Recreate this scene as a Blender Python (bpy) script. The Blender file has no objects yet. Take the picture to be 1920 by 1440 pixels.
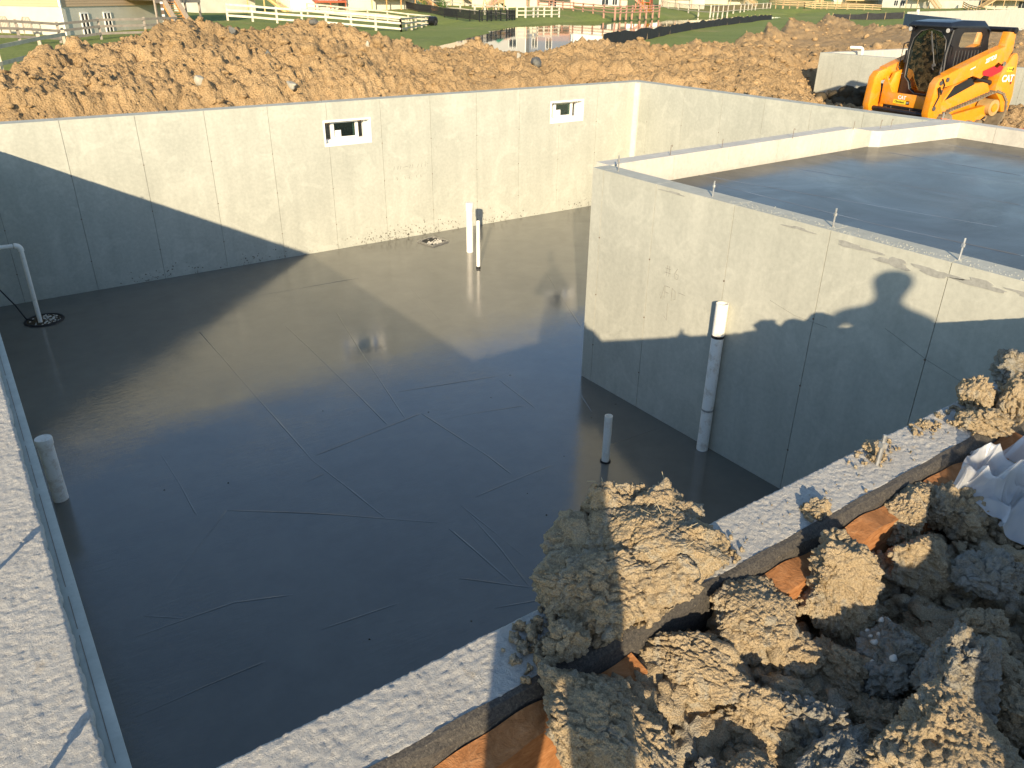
import bpy, bmesh, math, random
import numpy as np
from mathutils import Vector, Matrix, Euler
random.seed(7); RNG=np.random.default_rng(11)
SC=bpy.context.scene; COL=SC.collection
# ---------------------------------------------------------------- camera, sky, sun, exposure
cam=bpy.data.cameras.new('camera'); co=bpy.data.objects.new('camera',cam); COL.objects.link(co); SC.camera=co
CAM=np.array([-5.24499,-6.03392,3.86925])
co.location=CAM; co.rotation_mode='XYZ'; co.rotation_euler=(1.10601785,-0.0117803,-0.6118618)
cam.sensor_width=36; cam.lens=1470.42*36/1920; cam.clip_start=.03; cam.clip_end=4000
SUN_AZ=math.radians(51.8); SUN_EL=math.radians(17.6)
w=bpy.data.worlds.new('World'); SC.world=w; w.use_nodes=True
wn=w.node_tree.nodes; wl=w.node_tree.links
bg=wn['Background']; sky=wn.new('ShaderNodeTexSky'); sky.sky_type='NISHITA'; sky.sun_disc=False
sky.sun_elevation=SUN_EL; sky.sun_rotation=math.radians(218.2); sky.altitude=150; sky.air_density=1.0; sky.dust_density=.35; sky.ozone_density=1.6
wl.new(sky.outputs[0],bg.inputs[0]); bg.inputs[1].default_value=.135
sl=bpy.data.lights.new('sun','SUN'); so=bpy.data.objects.new('sun',sl); COL.objects.link(so)
sl.energy=4.9; sl.angle=math.radians(.5); sl.color=(1,.815,.56)
tv=Vector((math.cos(SUN_AZ)*math.cos(SUN_EL),math.sin(SUN_AZ)*math.cos(SUN_EL),-math.sin(SUN_EL)))
so.rotation_euler=tv.to_track_quat('-Z','Y').to_euler(); so.location=(-20,-25,20)
SC.view_settings.view_transform='Standard'; SC.view_settings.look='None'; SC.view_settings.exposure=.72; SC.view_settings.gamma=1
SC.view_settings.use_curve_mapping=False
SC.render.engine='CYCLES'
# ---------------------------------------------------------------- noise
def _h(ix,iy,iz,s):
    with np.errstate(over='ignore'):
        h=(ix.astype(np.int64)*374761393+iy.astype(np.int64)*668265263+iz.astype(np.int64)*2147483647//7*3+s*974634777).astype(np.uint32)
        h^=h>>np.uint32(13); h*=np.uint32(1274126177); h^=h>>np.uint32(16); h*=np.uint32(2246822519); h^=h>>np.uint32(13)
    return h.astype(np.float64)/4294967295.
def vnoise(P,s=0):
    i=np.floor(P).astype(np.int64); f=P-i; f=f*f*f*(f*(f*6-15)+10); r=0
    for dx in (0,1):
        wx=f[:,0] if dx else 1-f[:,0]
        for dy in (0,1):
            wy=f[:,1] if dy else 1-f[:,1]
            for dz in (0,1):
                wz=f[:,2] if dz else 1-f[:,2]
                r=r+wx*wy*wz*_h(i[:,0]+dx,i[:,1]+dy,i[:,2]+dz,s)
    return r*2-1
def fbm(P,o=4,s=0,lac=2.03,g=.5):
    r=0;a=1;t=0;P=P.copy()
    for k in range(o): r=r+a*vnoise(P+k*17.3,s+k*7); t+=a; a*=g; P=P*lac
    return r/t
def worley(P,s=0):
    i=np.floor(P).astype(np.int64); best=np.full(len(P),9.);b2=np.full(len(P),9.)
    for dx in (-1,0,1):
        for dy in (-1,0,1):
            for dz in (-1,0,1):
                c=i+np.array([dx,dy,dz])
                q=np.stack([_h(c[:,0],c[:,1],c[:,2],s+1),_h(c[:,0],c[:,1],c[:,2],s+2),_h(c[:,0],c[:,1],c[:,2],s+3)],1)+c
                d=((q-P)**2).sum(1); b2=np.minimum(b2,np.maximum(best,d)); best=np.minimum(best,d)
    return np.sqrt(best),np.sqrt(b2)
def worley2(P,s=0):
    i=np.floor(P).astype(np.int64); best=np.full(len(P),9.); z=np.zeros(len(P),np.int64)
    for dx in (-1,0,1):
        for dy in (-1,0,1):
            c=i+np.array([dx,dy])
            q=np.stack([_h(c[:,0],c[:,1],z,s+1),_h(c[:,0],c[:,1],z,s+2)],1)+c
            best=np.minimum(best,((q-P)**2).sum(1))
    return np.sqrt(best)
def n2(x,y,s=0,o=3):
    P=np.stack([x,y,np.zeros_like(x)+.37],1); return fbm(P,o,s)
# ---------------------------------------------------------------- objects
def thing(name,label,cat,loc=(0,0,0),rz=0,group=None):
    o=bpy.data.objects.new(name,None); COL.objects.link(o); o.location=loc; o.rotation_euler=(0,0,rz)
    o['label']=label; o['category']=cat; o.empty_display_size=.1
    if group:o['group']=group
    return o
def tag(o,label,cat,group=None):
    o['label']=label;o['category']=cat
    if group:o['group']=group
    return o
def mesh_obj(name,V,F,mat,parent=None,smooth=False,world=True,loc=None):
    """V in world coordinates; stored relative to the parent's (unrotated) location, or to loc for a top-level mesh"""
    V=np.asarray(V,float)
    off=np.zeros(3)
    if parent is not None and world:
        q=parent; 
        while q is not None: off=off+np.array(q.location); q=q.parent
    elif loc is not None: off=np.array(loc,float)
    m=bpy.data.meshes.new(name); V=V-off
    if isinstance(F,np.ndarray):
        k=F.shape[1];m.vertices.add(len(V));m.vertices.foreach_set('co',V.astype(np.float32).ravel())
        m.loops.add(F.size);m.loops.foreach_set('vertex_index',F.astype(np.int32).ravel())
        m.polygons.add(len(F));m.polygons.foreach_set('loop_start',np.arange(0,F.size,k,dtype=np.int32))
        m.update(calc_edges=True)
    else:
        m.from_pydata(V.tolist(),[],F)
    m.validate()
    if mat:m.materials.append(mat)
    if smooth:m.polygons.foreach_set('use_smooth',[True]*len(m.polygons))
    o=bpy.data.objects.new(name,m);COL.objects.link(o)
    if parent is not None:o.parent=parent
    elif loc is not None:o.location=loc
    return o
class MB:
    def __init__(s): s.V=[];s.F=[]
    def add(s,V,F):
        n=len(s.V); s.V+= [tuple(map(float,v)) for v in V]; s.F+=[[i+n for i in f] for f in F]; return s
    def box(s,a,b):
        x0,y0,z0=a;x1,y1,z1=b
        return s.add([(x0,y0,z0),(x1,y0,z0),(x1,y1,z0),(x0,y1,z0),(x0,y0,z1),(x1,y0,z1),(x1,y1,z1),(x0,y1,z1)],[[0,3,2,1],[4,5,6,7],[0,1,5,4],[1,2,6,5],[2,3,7,6],[3,0,4,7]])
    def beam(s,p,q,w,h,up=(0,0,1)):
        p=Vector(p);q=Vector(q);d=(q-p).normalized();u=Vector(up)
        if abs(d.dot(u))>.98:u=Vector((1,0,0))
        r=d.cross(u).normalized()*w/2;t=r.normalized().cross(d).normalized()*h/2
        return s.add([p-r-t,p+r-t,p+r+t,p-r+t,q-r-t,q+r-t,q+r+t,q-r+t],[[0,1,2,3],[7,6,5,4],[1,0,4,5],[2,1,5,6],[3,2,6,7],[0,3,7,4]])
    def tube(s,pts,r,n=10,caps=True):
        pts=[Vector(p) for p in pts];V=[];F=[];N=len(pts);rr=r if isinstance(r,(list,tuple)) else [r]*N
        ref=None
        for i,p in enumerate(pts):
            d=(pts[min(i+1,N-1)]-pts[max(i-1,0)]).normalized()
            if ref is None: ref=Vector((0,0,1)) if abs(d.z)<.9 else Vector((1,0,0))
            a=d.cross(ref).normalized();b=d.cross(a).normalized();ref=b.cross(d) if False else ref
            for k in range(n): t=2*math.pi*k/n;V.append(p+(a*math.cos(t)+b*math.sin(t))*rr[i])
        for i in range(N-1):
            for k in range(n): F.append([i*n+k,i*n+(k+1)%n,(i+1)*n+(k+1)%n,(i+1)*n+k])
        if caps: F.append(list(range(n))[::-1]);F.append([(N-1)*n+k for k in range(n)])
        return s.add(V,F)
    def prism(s,poly,a,b,axis='y'):
        n=len(poly)
        def P(u,v,t):
            return {'y':(u,t,v),'x':(t,u,v),'z':(u,v,t)}[axis]
        V=[P(u,v,a) for u,v in poly]+[P(u,v,b) for u,v in poly]
        return s.add(V,[list(range(n)),[n+i for i in range(n)][::-1]]+[[i,n+i,n+(i+1)%n,(i+1)%n] for i in range(n)])
    def build(s,name,mat,parent=None,smooth=False,world=True,loc=None,bevel=0,fix=True):
        o=mesh_obj(name,np.array(s.V),s.F,mat,parent,smooth,world,loc)
        bm=bmesh.new();bm.from_mesh(o.data)
        if fix:bmesh.ops.recalc_face_normals(bm,faces=bm.faces)
        if bevel: bmesh.ops.bevel(bm,geom=[e for e in bm.edges if len(e.link_faces)==2 and e.calc_face_angle(0)>.5],offset=bevel,segments=2,affect='EDGES',profile=.6)
        bm.to_mesh(o.data);bm.free()
        if smooth or bevel:
            o.data.polygons.foreach_set('use_smooth',[True]*len(o.data.polygons))
            try:o.data.set_sharp_from_angle(angle=math.radians(35))
            except Exception:pass
        return o
def copy_obj(o,parent=None):
    c=o.copy();COL.objects.link(c)
    if parent is not None:c.parent=parent
    return c
def copy_tree(o,parent=None):
    c=copy_obj(o,parent)
    for ch in list(o.children): copy_tree(ch,c)
    return c
# ---------------------------------------------------------------- materials
class M:
    def __init__(s,name,rough=.8,spec=.5,metal=0,base=(.5,.5,.5)):
        s.m=bpy.data.materials.new(name);s.m.use_nodes=True;s.N=s.m.node_tree.nodes;s.L=s.m.node_tree.links
        s.b=s.N['Principled BSDF'];s.b.inputs['Roughness'].default_value=rough;s.b.inputs['Specular IOR Level'].default_value=spec
        s.b.inputs['Metallic'].default_value=metal;s.b.inputs['Base Color'].default_value=(*base,1);s.bump_prev=None;s._c=None
        s.col=None
    def coord(s,kind='pos',scale=(1,1,1)):
        if kind=='pos':o=s.N.new('ShaderNodeNewGeometry').outputs['Position']
        else:o=s.N.new('ShaderNodeTexCoord').outputs['Object']
        mp=s.N.new('ShaderNodeMapping');mp.inputs['Scale'].default_value=scale;s.L.new(o,mp.inputs[0]);return mp.outputs[0]
    def noise(s,c,scale,detail=4,rough=.55,dist=0):
        n=s.N.new('ShaderNodeTexNoise');n.inputs['Scale'].default_value=scale;n.inputs['Detail'].default_value=detail;n.inputs['Roughness'].default_value=rough;n.inputs['Distortion'].default_value=dist;s.L.new(c,n.inputs['Vector']);return n.outputs['Fac']
    def vor(s,c,scale,feat='F1',out='Distance',rnd=1):
        n=s.N.new('ShaderNodeTexVoronoi');n.inputs['Scale'].default_value=scale;n.feature=feat;n.inputs['Randomness'].default_value=rnd;s.L.new(c,n.inputs['Vector']);return n.outputs[out]
    def ramp(s,f,stops,const=False):
        r=s.N.new('ShaderNodeValToRGB');e=r.color_ramp.elements
        if const:r.color_ramp.interpolation='CONSTANT'
        while len(e)<len(stops):e.new(.5)
        for i,(p,c) in enumerate(stops):
            e[i].position=p;e[i].color=(*c,1) if isinstance(c,(tuple,list)) else (c,c,c,1)
        s.L.new(f,r.inputs[0]);return r.outputs[0]
    def mix(s,f,a,b,mode='MIX'):
        n=s.N.new('ShaderNodeMix');n.data_type='RGBA';n.blend_type=mode
        for i,v in ((0,f),(6,a),(7,b)):
            if isinstance(v,(int,float)):n.inputs[i].default_value=v
            elif isinstance(v,tuple):n.inputs[i].default_value=(*v,1)
            else:s.L.new(v,n.inputs[i])
        return n.outputs[2]
    def math(s,op,a,b=0):
        n=s.N.new('ShaderNodeMath');n.operation=op
        for i,v in ((0,a),(1,b)):
            if isinstance(v,(int,float)):n.inputs[i].default_value=v
            else:s.L.new(v,n.inputs[i])
        return n.outputs[0]
    def color(s,c):
        if isinstance(c,tuple): s.b.inputs['Base Color'].default_value=(*c,1)
        else: s.L.new(c,s.b.inputs['Base Color'])
        return s
    def roughf(s,f): s.L.new(f,s.b.inputs['Roughness']);return s
    def bump(s,h,strength=.5,dist=.01):
        n=s.N.new('ShaderNodeBump');n.inputs['Strength'].default_value=strength;n.inputs['Distance'].default_value=dist;s.L.new(h,n.inputs['Height'])
        if s.bump_prev is not None:s.L.new(s.bump_prev,n.inputs['Normal'])
        s.bump_prev=n.outputs[0];s.L.new(n.outputs[0],s.b.inputs['Normal']);return s
def flat(name,col,rough=.6,spec=.4,metal=0,var=.12,sc=6,bump=0):
    m=M(name,rough,spec,metal);c=m.coord('pos')
    a=tuple(x*(1-var) for x in col);b=tuple(min(1,x*(1+var)) for x in col)
    m.color(m.ramp(m.noise(c,sc,5,.6),[(.3,a),(.7,b)]))
    if bump:m.bump(m.noise(c,sc*12,3),bump,.004)
    return m.m
def concrete(name,lo,hi,streak=True,pits=1.,stain=(.25,.19,.12),bumpd=.004,topdark=None):
    m=M(name,.88,.3);c=m.coord('pos');cs=m.coord('pos',(1,1,.12)) 
    big=m.noise(c,.9,5,.6,.4);fine=m.noise(c,22,5,.7)
    base=m.ramp(big,[(.3,lo),(.7,hi)])
    if streak:
        st=m.noise(cs,6,4,.6);base=m.mix(m.ramp(st,[(.35,.0),(.75,.55)]),base,tuple(x*.80 for x in lo))
        pat=m.noise(c,2.2,4,.65,1.2);base=m.mix(m.ramp(pat,[(.52,.0),(.62,.35)]),base,tuple(min(1,x*1.12) for x in hi))
    base=m.mix(.28,base,m.ramp(fine,[(.3,tuple(x*.78 for x in lo)),(.7,tuple(min(1,x*1.15) for x in hi))]),'MIX')
    sp=m.noise(c,5,6,.75);base=m.mix(m.ramp(sp,[(.66,.0),(.75,.35)]),base,stain)
    pit=m.vor(c,38);msk=m.noise(c,3.1,3,.6)
    pp=m.math('MULTIPLY',m.ramp(pit,[(.0,1.),(.13,0.)]),m.ramp(msk,[(.52,0.),(.60,1.)]))
    base=m.mix(m.math('MULTIPLY',pp,.6*pits),base,tuple(x*.35 for x in lo))
    m.color(base)
    m.bump(fine,.25,bumpd);m.bump(big,.4,.02);m.bump(m.math('MULTIPLY',pp,-1),.5*pits,.004)
    return m.m
def wallmat(name,lo,hi,zdark=None):
    """form-finished wall concrete: rougher, pock-marked towards the foot where the slurry leaked"""
    return concrete(name,lo,hi)
MAT={}
MAT['wall']=concrete('wall_concrete',(.39,.40,.345),(.51,.515,.445))
MAT['wall2']=concrete('garage_wall_concrete',(.385,.39,.335),(.50,.50,.43))
MAT['curb']=concrete('curb_concrete',(.50,.48,.42),(.64,.61,.53),pits=1.6)
MAT['joint']=flat('joint_paste',(.26,.255,.225),.9,.2,var=.3,sc=15)  # dark grey colour of the recessed panel joints
def topmat():
    m=M('rough_top_concrete',.93,.25);c=m.coord('pos')
    a=m.noise(c,3,5,.6);f=m.noise(c,110,5,.8)
    col=m.ramp(a,[(.3,(.50,.48,.43)),(.7,(.60,.58,.52))])
    col=m.mix(.35,col,m.ramp(f,[(.3,(.34,.33,.31)),(.7,(.70,.68,.63))]))
    st=m.noise(c,6,4,.7);col=m.mix(m.ramp(st,[(.60,0.),(.72,.55)]),col,(.48,.36,.20))
    m.color(col);m.bump(f,1.,.007);m.bump(m.noise(c,220,3,.7),.4,.0015)
    return m.m
MAT['top']=topmat()
def wetfloor(name='wet_slab_concrete',cw=1.,ci=1.60,k=1.):
    m=M(name,.12,.08);c=m.coord('pos')
    a=m.noise(c,.55,5,.6,.6);b=m.noise(c,4,5,.65)
    col=m.ramp(a,[(.3,(.110,.105,.088)),(.7,(.155,.148,.124))])
    col=m.mix(.35,col,m.ramp(b,[(.3,(.095,.09,.076)),(.7,(.16,.152,.128))]))
    m.color(m.mix(1.,col,(k,k,k),'MULTIPLY'))
    m.roughf(m.ramp(m.noise(c,1.1,5,.6,.8),[(.3,.30),(.7,.5)]))
    # trowel ripples, stretched along the strokes
    ct=m.N.new('ShaderNodeMapping');g=m.N.new('ShaderNodeNewGeometry');m.L.new(g.outputs['Position'],ct.inputs[0]);ct.inputs['Rotation'].default_value=(0,0,.5);ct.inputs['Scale'].default_value=(1.0,5.0,1)
    msk=m.ramp(m.noise(c,.7,3,.6),[(.36,.15),(.62,1.)])
    r=m.math('MULTIPLY',m.noise(ct.outputs[0],7,5,.62,.8),msk)
    m.bump(r,.17,.012)
    m.bump(m.noise(c,45,4,.6),.05,.0015)
    m.b.inputs['Coat Weight'].default_value=cw;m.b.inputs['Coat Roughness'].default_value=.065;m.b.inputs['Coat IOR'].default_value=ci
    m.L.new(m.bump_prev,m.b.inputs['Coat Normal'])
    return m.m
MAT['floor']=wetfloor();MAT['gslab']=wetfloor('garage_slab_concrete',.34,1.36,.28)
MAT['ridge']=flat('slab_ridge_paste',(.13,.125,.11),.45,.5,var=.2)
def dirtmat(name,lo,mid,hi,grey,sc=1.,obj=False,bd=.03,greyamt=(.58,.70),fs=1.):
    m=M(name,.96,.15);c=m.coord('obj' if obj else 'pos')
    a=m.noise(c,1.3*sc,6,.65,.5);f=m.noise(c,16*sc,6,.72)
    col=m.ramp(a,[(.28,lo),(.5,mid),(.72,hi)])
    col=m.mix(.45,col,m.ramp(f,[(.3,tuple(x*.62 for x in mid)),(.55,mid),(.75,tuple(min(1,x*1.25) for x in hi))]))
    sp=m.noise(c,44*sc*fs,4,.8);col=m.mix(.5,col,m.ramp(sp,[(.30,tuple(x*.45 for x in lo)),(.52,mid),(.72,tuple(min(1,x*1.55) for x in hi))]))
    if not obj and sc==1.:
        pz=m.noise(c,.35,4,.6,.5);col=m.mix(m.ramp(pz,[(.42,0.),(.60,.45)]),col,tuple(x*.72 for x in mid))
    g=m.noise(c,2.6*sc,5,.7,1.5);col=m.mix(m.ramp(g,[(greyamt[0],0.),(greyamt[1],.75)]),col,grey)
    m.color(col)
    m.bump(m.noise(c,16*sc*fs,6,.75),.8,bd);m.bump(m.noise(c,60*sc*fs,4,.75),.8,bd*.4)
    v=m.vor(c,30*sc*fs);m.bump(v,.7,bd*.5)
    return m.m
MAT['dirt']=dirtmat('orange_dirt',(.34,.222,.108),(.47,.318,.162),(.60,.44,.255),(.42,.36,.26),1.,bd=.05,greyamt=(.66,.80))
MAT['dirt_flat']=MAT['dirt']
MAT['clay']=dirtmat('clay_clod',(.31,.238,.145),(.43,.335,.210),(.57,.46,.30),(.38,.355,.29),2.2,True,.010,(.50,.62),2.6)
MAT['clay_grey']=dirtmat('grey_clay_clod',(.27,.22,.145),(.33,.28,.20),(.40,.35,.265),(.33,.325,.29),2.2,True,.010,(.40,.55),2.6)
MAT['clay_ground']=dirtmat('clay_ground',(.20,.15,.085),(.28,.21,.12),(.38,.29,.17),(.25,.235,.19),3.,False,.015,(.5,.62))
MAT['dark_clod']=dirtmat('dark_brown_clod',(.07,.055,.035),(.10,.08,.05),(.14,.11,.07),(.10,.10,.09),2.,False,.03)
def grassmat():
    m=M('lawn_grass',.95,.2);c=m.coord('pos');a=m.noise(c,.06,5,.6,.8);f=m.noise(c,2.5,6,.8)
    col=m.ramp(a,[(.30,(.14,.19,.045)),(.5,(.20,.25,.06)),(.72,(.28,.28,.10))])
    col=m.mix(.5,col,m.ramp(f,[(.3,(.11,.15,.035)),(.7,(.31,.34,.11))]))
    dry=m.noise(c,.16,4,.6);col=m.mix(m.ramp(dry,[(.60,0.),(.70,.6)]),col,(.36,.29,.13))
    m.color(col);m.bump(f,.9,.15);return m.m
MAT['grass']=grassmat()
def watermat():
    m=M('pond_water',.03,.5,base=(.018,.022,.018));c=m.coord('pos',(1,1,1));m.bump(m.noise(c,1.2,4,.6),.03,.02);return m.m
MAT['water']=watermat()
def pvc(name,col,dirt=.5):
    m=M(name,.42,.45);c=m.coord('pos');n=m.noise(c,9,6,.72);v=m.noise(c,60,3,.7)
    b=m.mix(m.ramp(n,[(.50,0.),(.62,dirt)]),col,(.42,.30,.16));b=m.mix(m.ramp(v,[(.62,0.),(.70,.5*dirt)]),b,(.15,.12,.09))
    m.color(b);return m.m
MAT['pvc']=pvc('white_pvc',(.86,.84,.76),.2);MAT['pvc_dirty']=pvc('muddy_pvc',(.88,.86,.79),.4)
MAT['black']=flat('black_rubber',(.018,.018,.020),.6,.4,var=.3)
MAT['steel']=flat('galvanised_steel',(.42,.41,.39),.4,.5,.7,var=.25,sc=40)
MAT['rust']=flat('rusty_tie',(.20,.15,.11),.7,.4,.3,var=.3,sc=40)
MAT['vinyl']=flat('white_vinyl',(.82,.81,.76),.35,.5,var=.03)
MAT['paper']=flat('white_paper',(.80,.80,.78),.8,.2,var=.02)
def glass(name,tint,rough=.02,trans=.55):
    m=bpy.data.materials.new(name);m.use_nodes=True;N=m.node_tree.nodes;L=m.node_tree.links
    for n in list(N):N.remove(n)
    o=N.new('ShaderNodeOutputMaterial');a=N.new('ShaderNodeBsdfTransparent');a.inputs[0].default_value=(*tint,1)
    g=N.new('ShaderNodeBsdfGlossy');g.inputs['Roughness'].default_value=rough;g.inputs[0].default_value=(.9,.95,.95,1)
    fr=N.new('ShaderNodeFresnel');fr.inputs[0].default_value=1.5
    mx=N.new('ShaderNodeMixShader');L.new(fr.outputs[0],mx.inputs[0]);L.new(a.outputs[0],mx.inputs[1]);L.new(g.outputs[0],mx.inputs[2])
    L.new(mx.outputs[0],o.inputs[0]);return m
MAT['glass']=glass('window_glass',(.55,.65,.60))
MAT['cabglass']=glass('tinted_cab_glass',(.42,.72,.62))
# ---- surveyed positions of the site, metres
MARKS=[[(-3.192,3.627),(-3.196,1.872),(-3.199,0.81),(-3.193,0.007),(-3.037,-1.181)],[(-2.23,3.245),(-2.281,1.262),(-2.324,0.197)],[(-1.5,3.324),(-1.8,1.872),(-2.118,0.216)],[(-3.148,0.054),(-1.93,0.224)],[(-1.93,0.224),(-1.819,-0.842),(-1.814,-1.224)],[(-4.078,-0.342),(-3.548,-0.746),(-2.705,-1.476)],[(-4.309,0.87),(-4.297,0.3),(-4.3,-0.289)],[(-2.434,-1.365),(-2.484,-1.998),(-2.556,-2.517)],[(-2.434,-1.365),(-2.388,-2.219)],[(-2.681,-1.578),(-2.658,-2.073),(-2.636,-2.429)],[(-2.936,-2.14),(-2.54,-2.528)],[(-1.911,0.784),(-0.784,0.504)],[(-1.811,-0.003),(-1.491,-0.07),(-0.945,-0.227)],[(-2.278,-1.33),(-1.389,-1.298)],[(-2.181,4.505),(-0.589,4.424)],[(-0.828,0.42),(-0.901,-0.355)],[(1.926,3.24),(0.891,1.078)],[(-0.191,3.737),(-0.485,2.314)],[(-5.025,-1.42),(-4.368,-1.468),(-3.999,-1.622)],[(-4.93,-1.244),(-4.703,-1.43)],[(-3.977,-2.048),(-3.41,-2.122)],[(-5.167,-2.101),(-4.735,-2.107),(-4.37,-2.122)],[(-4.078,-0.342),(-4.786,-1.118)],[(-3.389,-0.314),(-3.155,-0.267)],[(-2.896,-2.538),(-2.512,-2.682)],[(-0.837,-1.33),(-0.081,-1.347)],[(-0.302,-0.366),(-0.468,-0.755)]]
TERR=[(20.82,[(14.5,2.122),(22,1.492),(30,1.435),(34,2.329),(44,2.556)]),(24.66,[(14.5,2.103),(22,1.475),(30,1.297),(34,2.313),(44,2.543)]),(28.54,[(15,2.036),(22,1.418),(30,1.168),(34,2.31),(44,2.52)]),(30.3,[(15,2.067),(22,1.431),(30,1.115),(33,2.32),(38,2.38),(44,2.595)]),(32.12,[(15,2.117),(24,1.227),(29,1.156),(32,2.215),(37,2.19),(42,2.315),(46,2.619)]),(33.37,[(15.2,2.142),(25,1.251),(28,1.217),(31.5,2.168),(38,2.079),(44,2.168),(50,2.667)]),(34.97,[(15.4,2.155),(27,1.031),(29.5,1.034),(31,1.999),(37,2.036),(44,2.229),(52,2.86)]),(37.14,[(15.6,2.198),(20,2.023),(28,2.066),(38,2.045),(42,2.352),(46,2.748)]),(38.39,[(16,2.193),(21,2.148),(29,2.22),(40,2.683)]),(39.63,[(16.2,2.193),(22,2.234),(28,2.336),(34,2.568)]),(42.94,[(16.8,2.22),(21,2.27),(27,2.561)]),(45.33,[(17.3,2.229),(20,2.265),(24.5,2.591)]),(46.39,[(17.6,2.223),(19.5,2.296),(24,2.677)]),(48.86,[(17,2.221),(19,2.318),(23.5,2.71)]),(50.27,[(16.8,2.211),(18.8,2.325),(22.5,2.673)]),(51.67,[(16.5,2.193),(18.3,2.25),(21.5,2.57)]),(53.82,[(16,2.196),(18,2.213),(21,2.577)]),(57.05,[(15.6,2.171),(17.3,2.194),(20.5,2.689)]),(58.84,[(15.3,2.173),(17,2.22),(20,2.655)]),(60.63,[(15.2,2.156),(17,2.238),(19.5,2.659)]),(62.01,[(15,2.143),(17,2.338),(19.5,2.878)]),(64.11,[(14.7,2.154),(16.6,2.52),(19,2.922)]),(66.14,[(14.5,2.156),(16.3,2.639),(19,3.1)]),(67.14,[(14.4,2.154),(16.2,2.648),(19,3.172)]),(69.45,[(14.2,2.155),(16,2.622),(18.8,3.269)]),(71.45,[(14,2.166),(16,2.628),(18.6,3.193)]),(73.08,[(13.9,2.165),(15.8,2.649),(18.5,3.166)]),(75.59,[(13.8,2.158),(15.6,2.589),(18.5,3.186)]),(78.76,[(13.6,2.175),(15.4,2.54),(18,3.002)]),(81.74,[(13.4,2.204),(15.2,2.5),(17.5,2.928)]),(82.98,[(13.3,2.202),(15,2.45),(17,2.813)]),(84.5,[(13.2,2.205),(14.8,2.406),(16.5,2.678)]),(86.27,[(13,2.212),(14.2,2.375),(16,2.551)]),(88.16,[(13,2.09),(16,2.209)])]
FARSHORE=[(21.179,44.956),(26.059,51.241),(33.99,58.842),(39.006,64.135),(52.655,79.747),(67.409,92.162),(82.678,98.676),(97.638,102.381),(120.793,111.882),(152.024,120.384),(165.745,122.19)]
NEARSHORE=[(151.926,109.042),(126.292,98.338),(91.513,79.119),(65.646,64.111),(52.617,54.715),(43.498,48.334),(27.252,35.012),(18.456,30.557)]
SILT=[(41.26,47.153),(46.64,50.467),(50.472,52.469),(59.656,58.162),(72.51,66.494),(85.347,73.682),(99.874,81.265),(115.89,88.94)]
SILT2=[(109.98,73.48,0.51),(112.07,70.37,0.63),(115.87,64.19,0.9)]
FEN={'F1': [(-2.25,59.9,0.49),(0.87,61.69,0.3),(3.59,63.41,0.05),(6.75,65.97,0.22),(10.33,67.33,0.21),(13.42,69.7,0.21)],'F2': [(-3.92,37.95,-0.25),(-2.13,39.86,0.12),(-0.01,42.69,0.32),(1.37,44.53,0.4)],'F3a': [(21.46,82.0,0.96),(23.76,81.28,0.82),(25.68,79.55,0.66),(27.98,78.68,0.52),(29.81,76.86,0.42),(31.68,74.94,0.27),(33.46,73.0,0.13),(35.69,71.86,-0.06)],'F3b': [(35.69,71.86,-0.06),(38.06,75.14,-0.13),(40.94,79.27,-0.23),(43.28,82.55,-0.29),(46.8,87.46,-0.41),(49.71,91.55,-0.48),(52.61,95.66,-0.6)],'F3c': [(40.83,109.09,0.66),(42.97,107.12,0.44),(45.01,105.14,0.21),(46.64,102.17,0.03),(48.57,100.1,-0.12),(50.58,97.92,-0.4),(52.61,95.66,-0.6)],'F4': [(65.5,126.23,0.86),(63.45,118.24,0.64),(61.21,110.33,0.62),(59.41,103.28,0.39),(57.35,96.35,0.39),(55.65,90.34,0.39),(54.54,86.3,0.41)],'F4b': [(54.54,86.3,0.41),(55.37,86.95,0.4),(56.44,87.45,0.39),(58.01,88.81,0.36),(59.65,90.12,0.34),(61.31,91.41,0.32),(63.11,92.6,0.3),(66.33,95.23,0.23)],'F5': [(74.17,138.6,0.84),(73.47,130.96,0.74),(71.53,122.83,0.67),(70.34,116.53,0.67),(69.12,110.21,0.52),(68.28,106.0,0.48),(67.48,101.72,0.46),(66.59,97.48,0.37)],'F6': [(68.89,98.31,0.33),(69.92,97.57,0.35),(72.06,98.48,0.34),(73.77,99.7,0.33),(75.15,99.92,0.33),(76.67,100.01,0.34),(78.82,100.88,0.34)],'F7': [(93.65,126.05,1.28),(93.43,122.44,1.18),(92.91,117.78,0.92),(91.9,113.46,0.89),(90.66,109.3,0.83),(89.4,105.13,0.77),(88.12,100.95,0.72),(86.82,96.76,0.65),(88.79,97.69,0.65),(90.83,98.53,0.66),(93.56,100.09,0.64),(96.58,101.37,0.64),(98.73,102.08,0.65),(101.6,103.48,0.65),(104.49,104.85,0.69)],'F8': [(132.17,132.32,1.07),(129.71,127.71,0.85),(127.64,122.68,0.66),(124.01,116.35,0.62),(120.98,110.81,0.62),(118.03,105.14,0.59),(121.4,107.38,0.57),(125.66,110.11,0.53),(130.02,112.72,0.5),(135.16,115.96,0.5),(140.48,118.98,0.52),(146.74,122.42,0.53),(153.91,126.32,0.53),(161.14,130.13,0.54),(167.66,133.2,0.58),(175.02,136.81,0.62)],'F9': [(171.93,124.38,1.0),(173.38,122.4,0.81),(176.55,121.38,0.78),(180.78,118.74,0.77),(184.57,116.63,0.7),(188.24,114.57,0.62)],'F10': [(200.94,95.89,0.25),(201.67,94.4,0.17),(202.37,92.93,0.15),(203.24,91.08,0.15),(204.53,88.28,0.11)],'F11': [(220.83,111.92,1.49),(215.26,107.46,0.85),(210.49,103.61,0.6),(205.68,99.82,0.41),(201.77,96.46,0.34)]}
CL={}
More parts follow.
